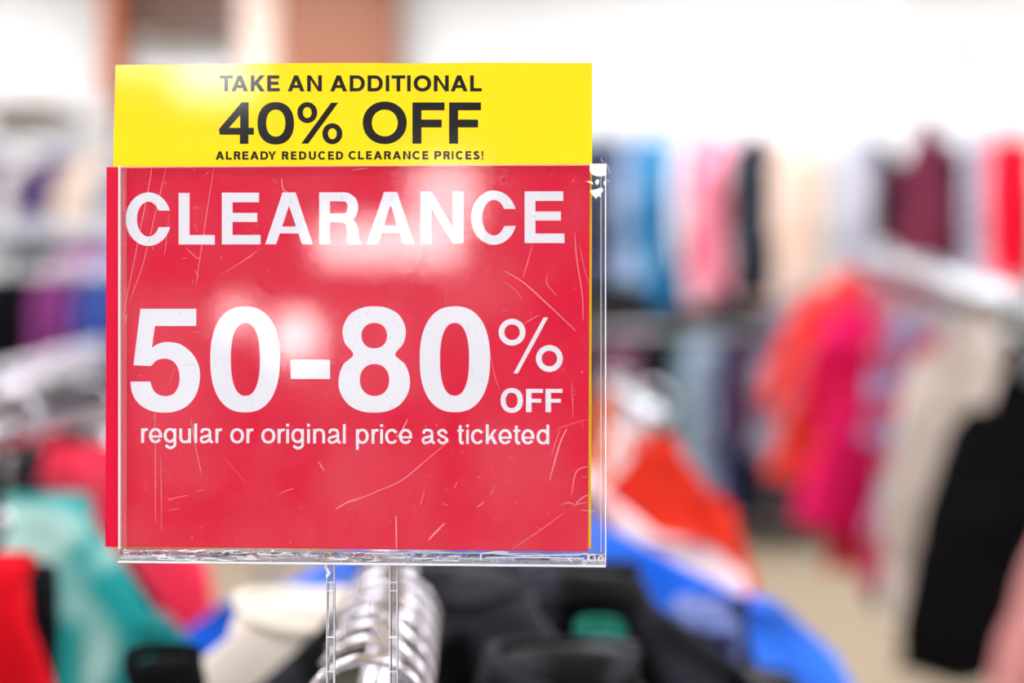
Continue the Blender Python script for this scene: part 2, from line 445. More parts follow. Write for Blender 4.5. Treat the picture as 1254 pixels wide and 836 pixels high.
def quadplate(pts, n0, n1):
    """thin plate, front outline from pixel corners clockwise"""
    bm = bmesh.new(); q = [SP(x, y, n1) for x, y in pts]
    f = [bm.verts.new((u, -n1, z)) for u, z in q]; b = [bm.verts.new((u, -n0, z)) for u, z in q]
    bm.faces.new(f[::-1]); bm.faces.new(b); m = len(f)
    for i in range(m): bm.faces.new((f[i], f[(i + 1) % m], b[(i + 1) % m], b[i]))
    bmesh.ops.recalc_face_normals(bm, faces=bm.faces[:])
    return bm

# cards ------------------------------------------------------------
M_red = pmat('red_card', 'd60036', .5, Specular_IOR_Level=.2)
M_yel = pmat('yellow_card', 'fcd800', .5, Specular_IOR_Level=.2, Coat_Weight=.7, Coat_Roughness=.06)
M_ink = pmat('black_ink', '0d0809', .5, Specular_IOR_Level=.2, Coat_Weight=.6, Coat_Roughness=.08)
M_print = pmat('white_print', 'e2e4ec', .5)
red = empty('red_card', ORIGIN, -YAW)
tag(red, 'red card reading CLEARANCE 50-80% OFF in white, held in the clear frame', 'sign card')
yel = empty('yellow_card', ORIGIN, -YAW)
tag(yel, 'yellow card reading 40% OFF in black, standing up behind the red card', 'sign card')
rcard = obj('card', quadplate([(130.5, 204.5), (722.5, 202.5), (720.3, 675.2), (129, 669)], .0010, .0015), M_red, red)
# yellow card: a gently bowed sheet
bm = bmesh.new(); NX, NZ = 40, 10; nY = .0002
gr = []
for j in range(NZ + 1):
    row = []
    for i in range(NX + 1):
        s_, t_ = i / NX, j / NZ
        xl = 141.5 + (138.3 - 141.5) * min(1, t_ / .22); xr = 725.3 + (723.8 - 725.3) * t_
        yt = 79.6 - 2.4 * math.sin(s_ * PI * .75) * (1 if s_ < .6 else 1) - 0.8 * s_ + .9 * math.exp(-((s_ - .62) / .09) ** 2)
        px = xl + (xr - xl) * s_; py = yt + (671 - yt) * t_
        u, z = SP(px, py, nY); row.append(bm.verts.new((u, -nY, z)))
    gr.append(row)
bk = [[bm.verts.new(v.co + Vector((0, .0004, 0))) for v in r] for r in gr]
for g, s_ in ((gr, 1), (bk, -1)):
    for j in range(NZ):
        for i in range(NX):
            q = (g[j][i], g[j + 1][i], g[j + 1][i + 1], g[j][i + 1]); bm.faces.new(q if s_ > 0 else q[::-1])
for i in range(NX):
    bm.faces.new((gr[0][i], gr[0][i + 1], bk[0][i + 1], bk[0][i])); bm.faces.new((gr[NZ][i], bk[NZ][i], bk[NZ][i + 1], gr[NZ][i + 1]))
for j in range(NZ):
    bm.faces.new((gr[j][0], bk[j][0], bk[j + 1][0], gr[j + 1][0])); bm.faces.new((gr[j][NX], gr[j + 1][NX], bk[j + 1][NX], bk[j][NX]))
ycard = obj('card', bm, M_yel, yel)

def Z(ox, oy, k=6.967):
    return lambda x, y: (ox + x / k, oy + y / k)
# yellow: line 1
L1 = [('T', 268.9, 285.1), ('A', 283.3, 303.8), ('K', 307, 324.6), ('E', 327.2, 342.6), ('A', 352.2, 373), ('N', 376, 394.2), ('A', 404.3, 425.1), ('D', 428.2, 446.8), ('D', 450.1, 468.8),
      ('I', 472.4, 476.7), ('T', 479.5, 496.3), ('I', 498.5, 503.0), ('O', 506.5, 528.1), ('N', 531.2, 549.6), ('A', 551.7, 572.8), ('L', 575.7, 590.1)]
ps = []
for c, a, b in L1: ps += cap(c, a, b, 92.2, 111.9, 4.6, 4.1)
nL = nY + .00004
lettering('lettering', ps, nL, M_ink, ycard)['label'] = 'black words TAKE AN ADDITIONAL'
# line 2
z1, z2 = Z(255, 85), Z(425, 85)
ps = [([z1(*q) for q in [(285, 280), (345, 280), (345, 497), (390, 497), (390, 557), (343, 557), (343, 635), (270, 635), (270, 557), (98, 557), (90, 510)]], [[z1(*q) for q in [(272, 390), (272, 497), (178, 497)]]])]
ps.append((ell(337.7, 150.9, 22.4, 26, p=2.25), [ell(337.7, 150.7, 11.7, 16.5, p=2.15)]))
for cx, cy in ((845, 368), (1059, 548)):
    q = z1(cx, cy); ps.append((ell(q[0], q[1], 12.3, 12.9), [ell(q[0], q[1], 5.3, 6.7)]))
ps.append(([z1(*q) for q in [(1048, 283), (1110, 283), (853, 633), (793, 633)]], []))
ps.append((ell(471.2, 150.3, 27, 26.1, p=2.05), [ell(471.2, 150.5, 15.8, 16.3, p=2.05)]))
for x, xt, xm in ((505, 544.4, 541), (549.9, 589, 585.5)):
    ps += [rect(x, x + 11.1, 125.3, 175.9), rect(x + 11.1, xt, 125.3, 135), rect(x + 11.1, xm, 146.3, 156)]
lettering('lettering', ps, nL, M_ink, ycard)['label'] = 'large black figures 40% OFF'
L3a = [('A', 63, 137), ('L', 150, 203), ('R', 218, 278), ('E', 290, 345), ('A', 357, 432), ('D', 445, 512), ('Y', 510, 580), ('R', 628, 688), ('E', 705, 755), ('D', 775, 838), ('U', 858, 920), ('C', 937, 1005), ('E', 1022, 1075), ('D', 1090, 1152)]
L3b = [('C', 12, 82), ('L', 93, 145), ('E', 162, 213), ('A', 227, 300), ('R', 315, 378), ('A', 388, 462), ('N', 478, 543), ('C', 557, 628), ('E', 643, 695), ('P', 745, 805), ('R', 822, 880), ('I', 893, 909), ('C', 927, 992), ('E', 1010, 1062), ('S', 1075, 1133), ('!', 1147, 1163)]
ps = []
for c, a, b in L3a: ps += cap(c, 255 + a / 6.967, 255 + b / 6.967, 185.2, 195.5, 2.7, 2.35)
for c, a, b in L3b: ps += cap(c, 425 + a / 6.967, 425 + b / 6.967, 184.9, 195.2, 2.7, 2.35)
lettering('lettering', ps, nL, M_ink, ycard)['label'] = 'small black words ALREADY REDUCED CLEARANCE PRICES!'
# red: CLEARANCE
def bigC(x0, x1, y0, y1, xi, yi0, yi1, ta, tb):
    cx, cy, rx, ry = (x0 + x1) / 2 + .3, (y0 + y1) / 2, (x1 - x0) / 2 + .3, (y1 - y0) / 2
    cix = (xi + cx * 2 - xi) / 2; rix = cix - xi; riy = (yi1 - yi0) / 2; ciy = (yi0 + yi1) / 2
    a0 = math.degrees(math.asin((cy - ta) / ry)); a1 = 360 - math.degrees(math.asin((tb - cy) / ry))
    b0 = math.degrees(math.asin(min(1, (ciy - ta) / riy))); b1 = 360 - math.degrees(math.asin(min(1, (tb - ciy) / riy)))
    return (ell(cx, cy, rx, ry, a0, a1, 40) + ell(cix, ciy, rix, riy, b0, b1, 40)[::-1], [])
ps = [bigC(154, 209, 235.5, 301, 167.7, 246.8, 289.6, 257.7, 278)]
ps += [rect(218.8, 232.1, 236.2, 299.2), rect(232.1, 263, 287.7, 299.2)]
def bigE(x, xs, xt, xm, xb, y):
    return [rect(x, xs, y, y + 63.2), rect(xs, xt, y, y + 11.6), rect(xs, xm, y + 24.7, y + 35.7), rect(xs, xb, y + 51.7, y + 63.2)]
ps += bigE(271.7, 284.8, 317.2, 315, 319, 235.9)
ps += cap('A', 324.8, 383.2, 235.6, 299.0, 14.4, 11, True)
ps += cap('R', 390.9, 441.3, 235.4, 298.7, 13.2, 11, True)
ps += cap('A', 449.2, 507.3, 235.0, 298.2, 14.4, 11, True)
ps += cap('N', 515.2, 567.5, 234.7, 297.9, 12.8, 11, True)
ps.append(bigC(576.7, 632.3, 233.2, 299.6, 590.4, 244.6, 288.2, 255.6, 276.6))
ps += bigE(642.5, 655.7, 689.6, 686.8, 691.1, 234.2)
nR = .0015 + .00004
lettering('lettering', ps, nR, M_print, rcard)['label'] = 'white word CLEARANCE'
# 50-80% OFF
five = cat([(172, 378, 1), (240.3, 378, 1), (240.3, 399, 1), (189.8, 399, 1), (186, 425.5, 1), (195, 420.3), (207, 418.6), (222, 422), (235.5, 433), (243.5, 448), (244.8, 464), (240.5, 482), (230, 496), (216, 503.2), (201, 505),
            (184, 502.5), (170, 494), (162, 481.5), (159.7, 467.1, 1), (184, 467, 1), (187.5, 477), (194, 483), (203, 484.8), (212, 482.3), (218, 474), (220, 462), (217.5, 449.5), (211, 441.5), (202, 439), (192, 441), (185, 448, 1), (163.5, 447, 1)], closed=True)
ps = [(five, [])]
ps.append((ell(300.1, 439.9, 42.6, 64.9, p=2.35), [ell(300.5, 440, 17.9, 44.6, p=2.35)]))
ps.append((ell(557.1, 439.7, 43.1, 64.9, p=2.35), [ell(556.7, 439.8, 17.9, 44.6, p=2.35)]))
ps.append(rect(356, 404.2, 440.2, 463.8))
def mir(pts, c): return pts + [(2 * c - q[0],) + tuple(q[1:]) for q in pts[::-1] if abs(q[0] - c) > .01]
e8 = mir([(458.3, 375), (474, 377), (489, 386), (496.8, 403), (494, 420), (484, 434), (496, 446), (501.8, 463), (500, 480), (490, 495), (475, 503), (458.3, 505)], 458.3)
ps.append((cat(e8, closed=True), [ell(458.4, 410.8, 15.7, 15.6, p=2.15), ell(458.7, 465.1, 18, 19.6, p=2.15)]))
for cx, cy in ((627.1, 406.6), (672.8, 438.8)): ps.append((ell(cx, cy, 16.4, 16.4), [ell(cx, cy, 9.5, 9.6)]))
ps.append(P((665.6, 388.6), (671.2, 388.6), (634.2, 457), (628.8, 457)))
ps.append((ell(626.8, 490.1, 13.7, 15.2, p=2.15), [ell(626.6, 490.1, 7.4, 9.5, p=2.15)]))
for x in (644.2, 668.1): ps += [rect(x, x + 6.7, 476, 504.4), rect(x + 6.7, x + 20.7, 476, 480.8), rect(x + 6.7, x + 18.7, 488.1, 492.8)]
lettering('lettering', ps, nR, M_print, rcard)['label'] = 'large white figures 50-80% OFF'
ps = []
LL = [('r', 172.9, 181), ('e', 182.5, 198.4), ('g', 200.5, 216), ('u', 219.5, 233.9), ('l', 237.9, 241.4), ('a', 244.4, 260.9), ('r', 263.8, 271.9), ('o', 282, 298.8), ('r', 301.8, 310.3), ('o', 320, 337.2),
      ('r', 340, 348.6), ('i', 350.5, 354), ('g', 356.8, 372.3), ('i', 376, 379.5), ('n', 383.5, 398.2), ('a', 401, 417.5), ('l', 420, 423.3), ('p', 435.9, 451.5), ('r', 455, 463.5), ('i', 465.6, 469), ('c', 471.6, 487.1), ('e', 488.6, 504.8),
      ('a', 516.2, 532.7), ('s', 534.7, 549.2), ('t', 560.1, 567.9), ('i', 571, 574.2), ('c', 576.8, 592.1), ('k', 595, 609), ('e', 610.5, 626.7), ('t', 628.7, 637), ('e', 638.5, 654.3), ('d', 657.1, 672.6)]
for c, a, b in LL:
    d = (a - 173) / 500 * 1.7
    ps += low(c, a, b, 542.0 + d, 524.2 + d, 518.2 + d, 549.6 + d, 3.5)
lettering('lettering', ps, nR, M_print, rcard)['label'] = 'small white words regular or original price as ticketed'

# clear holder ------------------------------------------------------
def sheetmat():
    m = bpy.data.materials.new('clear_sheet'); m.use_nodes = True; nt = m.node_tree; N = nt.nodes; L = nt.links
    N.remove(N['Principled BSDF'])
    tr = N.new('ShaderNodeBsdfTransparent'); tr.inputs[0].default_value = (.99, .99, .995, 1)
    gl = N.new('ShaderNodeBsdfGlossy'); gl.inputs['Roughness'].default_value = .05; gl.inputs[0].default_value = (1, 1, 1, 1)
    fr = N.new('ShaderNodeFresnel'); fr.inputs[0].default_value = 1.6
    ge = N.new('ShaderNodeNewGeometry'); sb = N.new('ShaderNodeMath'); sb.operation = 'SUBTRACT'; sb.use_clamp = True
    L.new(fr.outputs[0], sb.inputs[0]); L.new(ge.outputs['Backfacing'], sb.inputs[1])
    mx = N.new('ShaderNodeMixShader'); L.new(sb.outputs[0], mx.inputs[0]); L.new(tr.outputs[0], mx.inputs[1]); L.new(gl.outputs[0], mx.inputs[2])
    # faint wipe haze and dust on the plastic
    df = N.new('ShaderNodeBsdfDiffuse'); df.inputs[0].default_value = (.9, .9, .92, 1)
    tc = N.new('ShaderNodeTexCoord'); mp = N.new('ShaderNodeMapping'); mp.inputs['Scale'].default_value = (1, 1, .8)
    nz = N.new('ShaderNodeTexNoise'); nz.inputs['Scale'].default_value = 45; nz.inputs['Detail'].default_value = 6; nz.inputs['Roughness'].default_value = .65
    mr = N.new('ShaderNodeMapRange'); mr.inputs[1].default_value = .42; mr.inputs[2].default_value = .8; mr.inputs[3].default_value = .002; mr.inputs[4].default_value = .022
    vo = N.new('ShaderNodeTexVoronoi'); vo.inputs['Scale'].default_value = 260
    lt = N.new('ShaderNodeMapRange'); lt.inputs[1].default_value = .05; lt.inputs[2].default_value = .09; lt.inputs[3].default_value = .2; lt.inputs[4].default_value = 0
    ad = N.new('ShaderNodeMath'); ad.operation = 'ADD'
    L.new(tc.outputs['Object'], mp.inputs[0]); L.new(mp.outputs[0], nz.inputs['Vector']); L.new(nz.outputs['Fac'], mr.inputs[0])
    L.new(mp.outputs[0], vo.inputs['Vector']); L.new(vo.outputs['Distance'], lt.inputs[0])
    L.new(mr.outputs[0], ad.inputs[0]); L.new(lt.outputs[0], ad.inputs[1])
    m2 = N.new('ShaderNodeMixShader'); L.new(ad.outputs[0], m2.inputs[0]); L.new(mx.outputs[0], m2.inputs[1]); L.new(df.outputs[0], m2.inputs[2])
    L.new(m2.outputs[0], N['Material Output'].inputs[0])
    return m
M_sheet = sheetmat()
M_acr = pmat('clear_acrylic', 'f4f7fb', .03, Transmission_Weight=1.0, IOR=1.49)
M_acrb = pmat('clear_acrylic_rough', 'f0f4fa', .04, bump=.5, bscale=150, Transmission_Weight=1.0, IOR=1.49)
def milky(key, col, a):
    m = bpy.data.materials.new(key); m.use_nodes = True; nt = m.node_tree; b = nt.nodes['Principled BSDF']
    b.inputs['Base Color'].default_value = srgb(col); b.inputs['Roughness'].default_value = .4; b.inputs['Alpha'].default_value = a
    return m
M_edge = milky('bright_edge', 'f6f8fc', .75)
M_scr = milky('scratch', 'ffe9ee', .34)
M_res = milky('tape_residue', 'f7f3f1', .9)
M_faintstrip = milky('inner_edge', 'fff0f4', .05)
hold = empty('sign_holder', ORIGIN, -YAW)
tag(hold, 'clear acrylic sign frame on a flat clear stem, scratched, holding both cards', 'sign holder')
f0, f1 = .0022, .0037
bm = plate(145, 742, 202.2, 691, f0, f1)
fp = obj('front_panel', bm, M_sheet, hold)
obj('back_panel', plate(147, 741, 203, 688, -.0032, -.0018), M_sheet, hold)
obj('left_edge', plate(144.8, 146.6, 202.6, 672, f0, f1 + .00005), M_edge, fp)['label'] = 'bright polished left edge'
obj('inner_strip', plate(146.8, 155, 204, 671, f1 + .00002, f1 + .00006), M_faintstrip, fp)
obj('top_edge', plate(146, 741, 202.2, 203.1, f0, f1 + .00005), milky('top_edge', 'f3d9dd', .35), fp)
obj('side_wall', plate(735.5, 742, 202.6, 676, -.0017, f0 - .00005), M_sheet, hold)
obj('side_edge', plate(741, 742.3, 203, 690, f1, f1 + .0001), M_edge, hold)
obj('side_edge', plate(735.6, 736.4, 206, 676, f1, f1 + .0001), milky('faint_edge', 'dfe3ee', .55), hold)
# bottom rail of the holder: two moulded bars and a lip
b1 = plate(146, 741, 676.5, 684.5, -.0017, f0 - .0001, bev=.0004)
bb = obj('bottom_bar', b1, M_acrb, hold)
obj('bottom_bar', plate(145, 741.5, 684.6, 690.8, -.0035, f1 + .0009, bev=.0005), M_acrb, hold)
obj('bottom_lip', plate(143.5, 742, 689.3, 692, -.003, f1 + .0014, bev=.0003), milky('lip_edge', 'f2f3f6', .8), hold)
# mould flow lines and bubbles in the bottom bar
rnd = random.Random(5)
bm = bmesh.new(); nn = f1 + .0011
def pxtube(pts, r, n=nn, bm_=None):
    q = [SP(x, y, n) for x, y in pts]
    tube(bm_ if bm_ is not None else bm, [(u, -n, z) for u, z in q], r, 5)
pxtube([(590, 677), (588.5, 682), (590, 686.5)], .00022); pxtube([(590, 677.5), (600, 676.5), (606, 675.4), (622, 676)], .0002)
pxtube([(606, 678), (640, 680), (708, 679.5), (716, 677.5)], .00016); pxtube([(595, 682.5), (640, 682), (690, 683), (715, 683.5)], .00018)
pxtube([(716, 677.5), (720, 679), (720, 686)], .00022); pxtube([(695, 683), (700, 687.5)], .00028)
for cx, cy, r in ((725, 683, 4), (736, 683.5, 3), (716, 688.5, 2)):
    pxtube([(cx + r * math.cos(a), cy + r * math.sin(a)) for a in [i * PI / 6 for i in range(13)]], .00018)
for i in range(46):
    x = rnd.uniform(148, 560); y = rnd.uniform(675.5, 687); l = rnd.uniform(3, 26)
    pxtube([(x, y), (x + l * .5, y + rnd.uniform(-1, 1)), (x + l, y + rnd.uniform(-1.2, 1.2))], rnd.uniform(.00008, .00024))
tag(obj('mould_lines', bm, milky('mould', 'f4f6fb', .7), bb), kind='stuff')
bm = bmesh.new()
for i in range(16):
    x = rnd.choice((rnd.uniform(150, 330), rnd.uniform(340, 700))); y = rnd.uniform(677, 686); l = rnd.uniform(8, 46)
    pxtube([(x, y), (x + l, y + rnd.uniform(-.8, .8))], rnd.uniform(.00012, .00035), nn - .0004)
tag(obj('dark_refraction_lines', bm, milky('dark_refraction', '4a5266', .55), bb), kind='stuff')  # dark streaks painted in for dark clothes refracted through the bar
# stem: hollow flat tube
def wallbox(px0, px1, n0, n1, ztop=None):
    a = SP(px0, 691.5, n1); b = SP(px1, 691.5, n1)
    return nbox(a[0], b[0], -n1, -n0, .0, a[1], bev=.0003)
obj('stem_face', wallbox(401, 486, .0018, .0032), M_sheet, hold)
obj('stem_face', wallbox(401, 486, -.0032, -.0018), M_sheet, hold)
for a, b in ((400.5, 409), (478, 486.5)):
    obj('stem_wall', wallbox(a, b, -.0017, .0017), M_acr, hold)
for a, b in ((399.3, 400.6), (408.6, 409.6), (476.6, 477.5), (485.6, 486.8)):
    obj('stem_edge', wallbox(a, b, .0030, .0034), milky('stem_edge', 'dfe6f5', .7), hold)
bm = bmesh.new()
for x0, x1 in ((400, 409.5), (477, 486.5)):
    for y in (713, 723, 780, 822):
        pxtube([(x0, y), (x1, y)], .00015 if y != 780 else .0003, .0036)
pxtube([(398, 692), (403, 702), (400, 706)], .0006, .0036)
tag(obj('stem_marks', bm, M_edge, hold), kind='stuff')
obj('stem_foot', nbox(SP(396, 700)[0], SP(490, 700)[0], -.009, .009, -.001, .012, bev=.001), M_white, hold)['label'] = 'white foot clipped on the rail'
# scratches on the front sheet, as slivers on its surface
SC = [([(186, 205), (180, 240), (150, 390)], .5), ([(204, 204), (190, 262), (176, 320), (158, 372)], .45), ([(262, 205), (247, 300), (240, 350)], .45), ([(207, 262), (203, 300), (201, 312)], .35),
      ([(228, 303), (240, 315), (247, 318)], .4), ([(238, 331), (244, 339)], .5), ([(267, 338), (300, 318), (318, 304)], .35), ([(152, 395), (156, 385)], .4),
      ([(234, 512), (238, 540), (247, 580)], .6), ([(190, 505), (190.5, 640)], .45), ([(197, 560), (198, 650)], .3), ([(410, 624), (425, 615), (440, 610)], .7),
      ([(430, 615), (465, 600), (492, 588), (520, 565), (552, 538)], .55), ([(499, 513), (492, 528), (486, 535)], 1.1), ([(485, 632), (485.5, 671)], 1.0), ([(390, 565), (397, 576)], .8),
      ([(525, 661), (533, 652), (545, 640)], 1.1), ([(584, 621), (592, 615)], .7), ([(694, 525), (685, 545), (673, 588)], .9), ([(686, 526), (679, 545), (675, 560)], .4), ([(722, 571), (706, 577), (700, 605)], .7),
      ([(725, 605), (715, 608), (706, 617), (726, 613)], .6), ([(712, 624), (726, 626), (727, 622)], .6), ([(688, 618), (697, 615), (707, 620)], .45), ([(627, 672), (660, 650), (690, 628)], .35), ([(726, 511), (690, 522), (680, 527)], .3),
      ([(616, 331), (640, 345), (668, 370), (705, 405)], .8), ([(618, 345), (632, 356), (640, 368)], .35), ([(704, 284), (706, 315), (713, 360), (714, 392)], .6), ([(710, 300), (716, 330), (722, 348)], .35),
      ([(652, 300), (645, 325), (640, 340)], .4), ([(670, 336), (670, 348), (682, 362)], .4), ([(540, 300), (548, 390)], .2), ([(474, 302), (468, 325), (462, 345)], .5), ([(520, 300), (517, 322)], .4),
      ([(399, 390), (396, 404)], .5), ([(641, 397), (652, 390), (660, 386)], .5), ([(600, 430), (606, 460), (612, 478)], .4), ([(345, 218), (347, 232), (355, 236)], .7), ([(618, 214), (612, 222), (622, 226)], .4),
      ([(250, 215), (256, 210)], .4), ([(150, 215), (152, 260)], .9), ([(560, 320), (566, 345)], .3), ([(240, 602), (250, 599)], .3), ([(205, 612), (230, 606)], .4), ([(206, 625), (220, 622)], .3), ([(340, 606), (352, 600), (360, 598)], .4),
      ([(700, 470), (702, 510)], .3), ([(432, 208), (450, 206)], .5), ([(275, 560), (300, 590)], .2), ([(520, 600), (515, 618)], .4), ([(606, 595), (601, 606)], .4), ([(560, 590), (556, 598)], .5), ([(300, 400), (262, 405), (232, 407)], .3), ([(207, 470), (214, 450)], .3)]
bm = bmesh.new(); ns = f1 + .00006
def flatline(pts, wpx, n, bm_):
    pp = cat(pts, 5) if len(pts) > 2 else [pts[0], ((pts[0][0] + pts[1][0]) / 2, (pts[0][1] + pts[1][1]) / 2), pts[1]]
    m = len(pp); prev = None
    for i, p in enumerate(pp):
        a = pp[max(i - 1, 0)]; b = pp[min(i + 1, m - 1)]; dx, dy = b[0] - a[0], b[1] - a[1]; l = math.hypot(dx, dy) or 1
        hw = wpx / 2 * (.35 + .65 * math.sin(PI * (i + .5) / m)); nx, ny = -dy / l * hw, dx / l * hw
        u = SP(p[0] + nx, p[1] + ny, n); v = SP(p[0] - nx, p[1] - ny, n)
        cur = (bm_.verts.new((u[0], -n, u[1])), bm_.verts.new((v[0], -n, v[1])))
        if prev: bm_.faces.new((prev[0], prev[1], cur[1], cur[0]))
        prev = cur
for pts, wd in SC: flatline(pts, wd * 1.5, ns, bm)
for i in range(190):
    x = rnd.uniform(150, 730); y = rnd.uniform(206, 668); a = rnd.uniform(0, PI); l = rnd.choice((.6, .8, 1.2, 3, 7))
    flatline([(x, y), (x + l * math.cos(a), y + l * math.sin(a))], .9 if l < 2 else .45, ns, bm)
for pts in ([(437, 695), (441, 706), (434, 735)], [(432, 738), (436, 718), (440, 714)], [(466, 698), (458, 725), (452, 745), (452, 762)], [(457, 766), (465, 778), (469, 790)], [(424, 790), (422, 765), (430, 745)]):
    flatline(pts, .7, .0033, bm)
tag(obj('scratches', bm, M_scr, fp), kind='stuff')
# torn tape residue on the top right corner
zt = Z(660, 190, 11.94)
for pts in ([(745, 125), (990, 122), (988, 285), (930, 305), (860, 308), (790, 290), (740, 235)], [(740, 515), (860, 490), (915, 470), (945, 510), (905, 560), (900, 615), (868, 590), (838, 635), (790, 590)],
            [(818, 385), (850, 350), (885, 365), (872, 425), (835, 430)], [(945, 390), (985, 350), (985, 430), (955, 440)], [(690, 375), (780, 385), (800, 430), (740, 405)]):
    obj('tape_residue', quadplate([zt(*q) for q in pts], f1 + .0001, f1 + .0004), M_res, fp)
bm = bmesh.new()
for pts in ([(925, 25), (905, 60), (940, 105)], [(1000, 140), (1020, 190), (1040, 265)], [(1005, 350), (1025, 375), (1005, 395)]):
    pxtube([zt(*q) for q in pts], .00006, f1, bm)
tag(obj('lint', bm, M_edge, fp), kind='stuff')

# ------------------------------------------------------------------ unseen lights and boards added behind the viewer, mirrored in the plastic
p = refl(498, 285, 8.2); WY = FY
def highlight_panel(px, py, wd, ht, label, s):  # added glowing panel, placed for a highlight in the sign
    q = refl(px, py, 8.0); t_ = (WY - ORIGIN.y) / (q.y - ORIGIN.y); q = ORIGIN.lerp(q, t_) ; q2 = refl(px, py, 8.0 * t_)
    t = empty('added_light_panel', (q2.x, WY + .1, q2.z)); tag(t, label, 'added light panel')
    obj('frame', nbox(-wd / 2 - .03, wd / 2 + .03, -.1, -.01, -ht / 2 - .03, ht / 2 + .03, bev=.005), M_blackpl, t)
    obj('diffuser', nbox(-wd / 2, wd / 2, -.01, 0.0, -ht / 2, ht / 2), emit('highlight_panel%g' % s, 'ffffff', s), t)
for px, py, wd_, ht_ in ((215, 480, .55, 1.3), (430, 430, .9, .7), (580, 360, .5, .35), (455, 610, .7, .8), (640, 590, .6, .9)):  # added boards that give the sign soft pale reflections
    t_ = (FY - ORIGIN.y) / (refl(px, py, 8.0).y - ORIGIN.y); q = refl(px, py, 8.0 * t_)
    t = empty('reflector_board', (q.x, FY + .06, q.z)); tag(t, 'plain grey reflector board added on the wall behind the viewer', 'board', 'added reflector boards behind the viewer')
    obj('panel', nbox(-wd_ / 2, wd_ / 2, -.05, 0, -ht_ / 2, ht_ / 2, bev=.004), M_greypl, t)
highlight_panel(480, 298, .95, .26, 'wide white light panel added behind the viewer for a mirrored highlight', 15)
highlight_panel(548, 240, .42, .40, 'square white light panel added above the wide one for a mirrored highlight', 12)
highlight_panel(268, 92, .50, .26, 'white light panel added high behind the viewer for the yellow card highlight', 34)
highlight_panel(175, 70, .50, .20, 'dimmer light panel added beside the bright high one to widen its highlight', 15)  # added only to fade the bright panel's highlight leftwards
def globe(px, py, L, r, s, label):  # added lamp, placed for a bright disc mirrored in the sign
    q = refl(px, py, L); t = empty('added_globe_lamp', (q.x, q.y, q.z - r)); tag(t, label, 'lamp')
    bm = bmesh.new(); bmesh.ops.create_uvsphere(bm, u_segments=24, v_segments=14, radius=r)
    obj('globe', bm, emit('globe%g' % s, 'ffffff', s), t, (0, 0, r), smooth=True)
    obj('cord', tube(bmesh.new(), [(0, 0, 2 * r), (0, 0, H - q.z + r)], .004), M_blackpl, t)
globe(362, 412, 5.2, .10, 19, 'white glowing globe lamp added behind the viewer for a mirrored disc, nearest of the two')
globe(290, 386, 6.5, .08, 14, 'small white globe lamp added left of the brighter globe for a fainter mirrored disc')

# ------------------------------------------------------------------ garments, hangers, rails
def hooklocal():
    pts = [(0, 0, -.062), (0, 0, -.03)]
    for i in range(15):
        a = -PI / 2 - 0.0 + i * (1.32 * PI) / 14
        pts.append((-.0 + .027 * math.cos(a), 0, .003 + .027 * math.sin(a)))
    # neck joins the loop at its bottom, loop opens on the left
    return [(p[0], p[1], p[2]) for p in pts]
def mesh_from(bm, name, mat, smooth=True):
    me = bpy.data.meshes.new(name); bm.to_mesh(me); bm.free(); me.materials.append(mat)
    if smooth:
        for p in me.polygons: p.use_smooth = True
    return me
hook_me = {}; bar_me = {}
for key, mat, r, sg in (('chrome', M_chrome, .0021, 8), ('white', M_white, .0028, 6), ('grey', M_greypl, .0026, 6), ('black', M_blackpl, .0026, 6)):
    hook_me[key] = mesh_from(tube(bmesh.new(), hooklocal(), r if key != 'chrome' else .0023, sg), 'hook', M_chrome if key in ('chrome', 'black') else mat)
    bm = bmesh.new()
    pts = [(-.205, 0, -.118), (-.15, 0, -.095), (-.07, 0, -.07), (0, 0, -.058), (.07, 0, -.07), (.15, 0, -.095), (.205, 0, -.118)]
    tube(bm, pts, [.005, .006, .007, .009, .007, .006, .005], 8)
    bar_me[key] = mesh_from(bm, 'shoulder_bar', M_chrome if key == 'chrome' else mat)
def hanger(x, y, z, rz, key, label, group, tilt=0, wd=.19, slope=.3):
    """hook centre hangs on a rail whose axis passes through (x, y, z)"""
    t = empty('clothes_hanger', (x, y, z - .008), rz); t.rotation_euler[1] = tilt
    tag(t, label, 'hanger', group)
    obj('hook', hook_me[key], None, t); b_ = obj('shoulder_bar', bar_me[key], None, t)
    k_ = min(1.0, wd * .85 / .205); b_.scale = (k_, 1, 1); b_.location.z = -.012
    return t

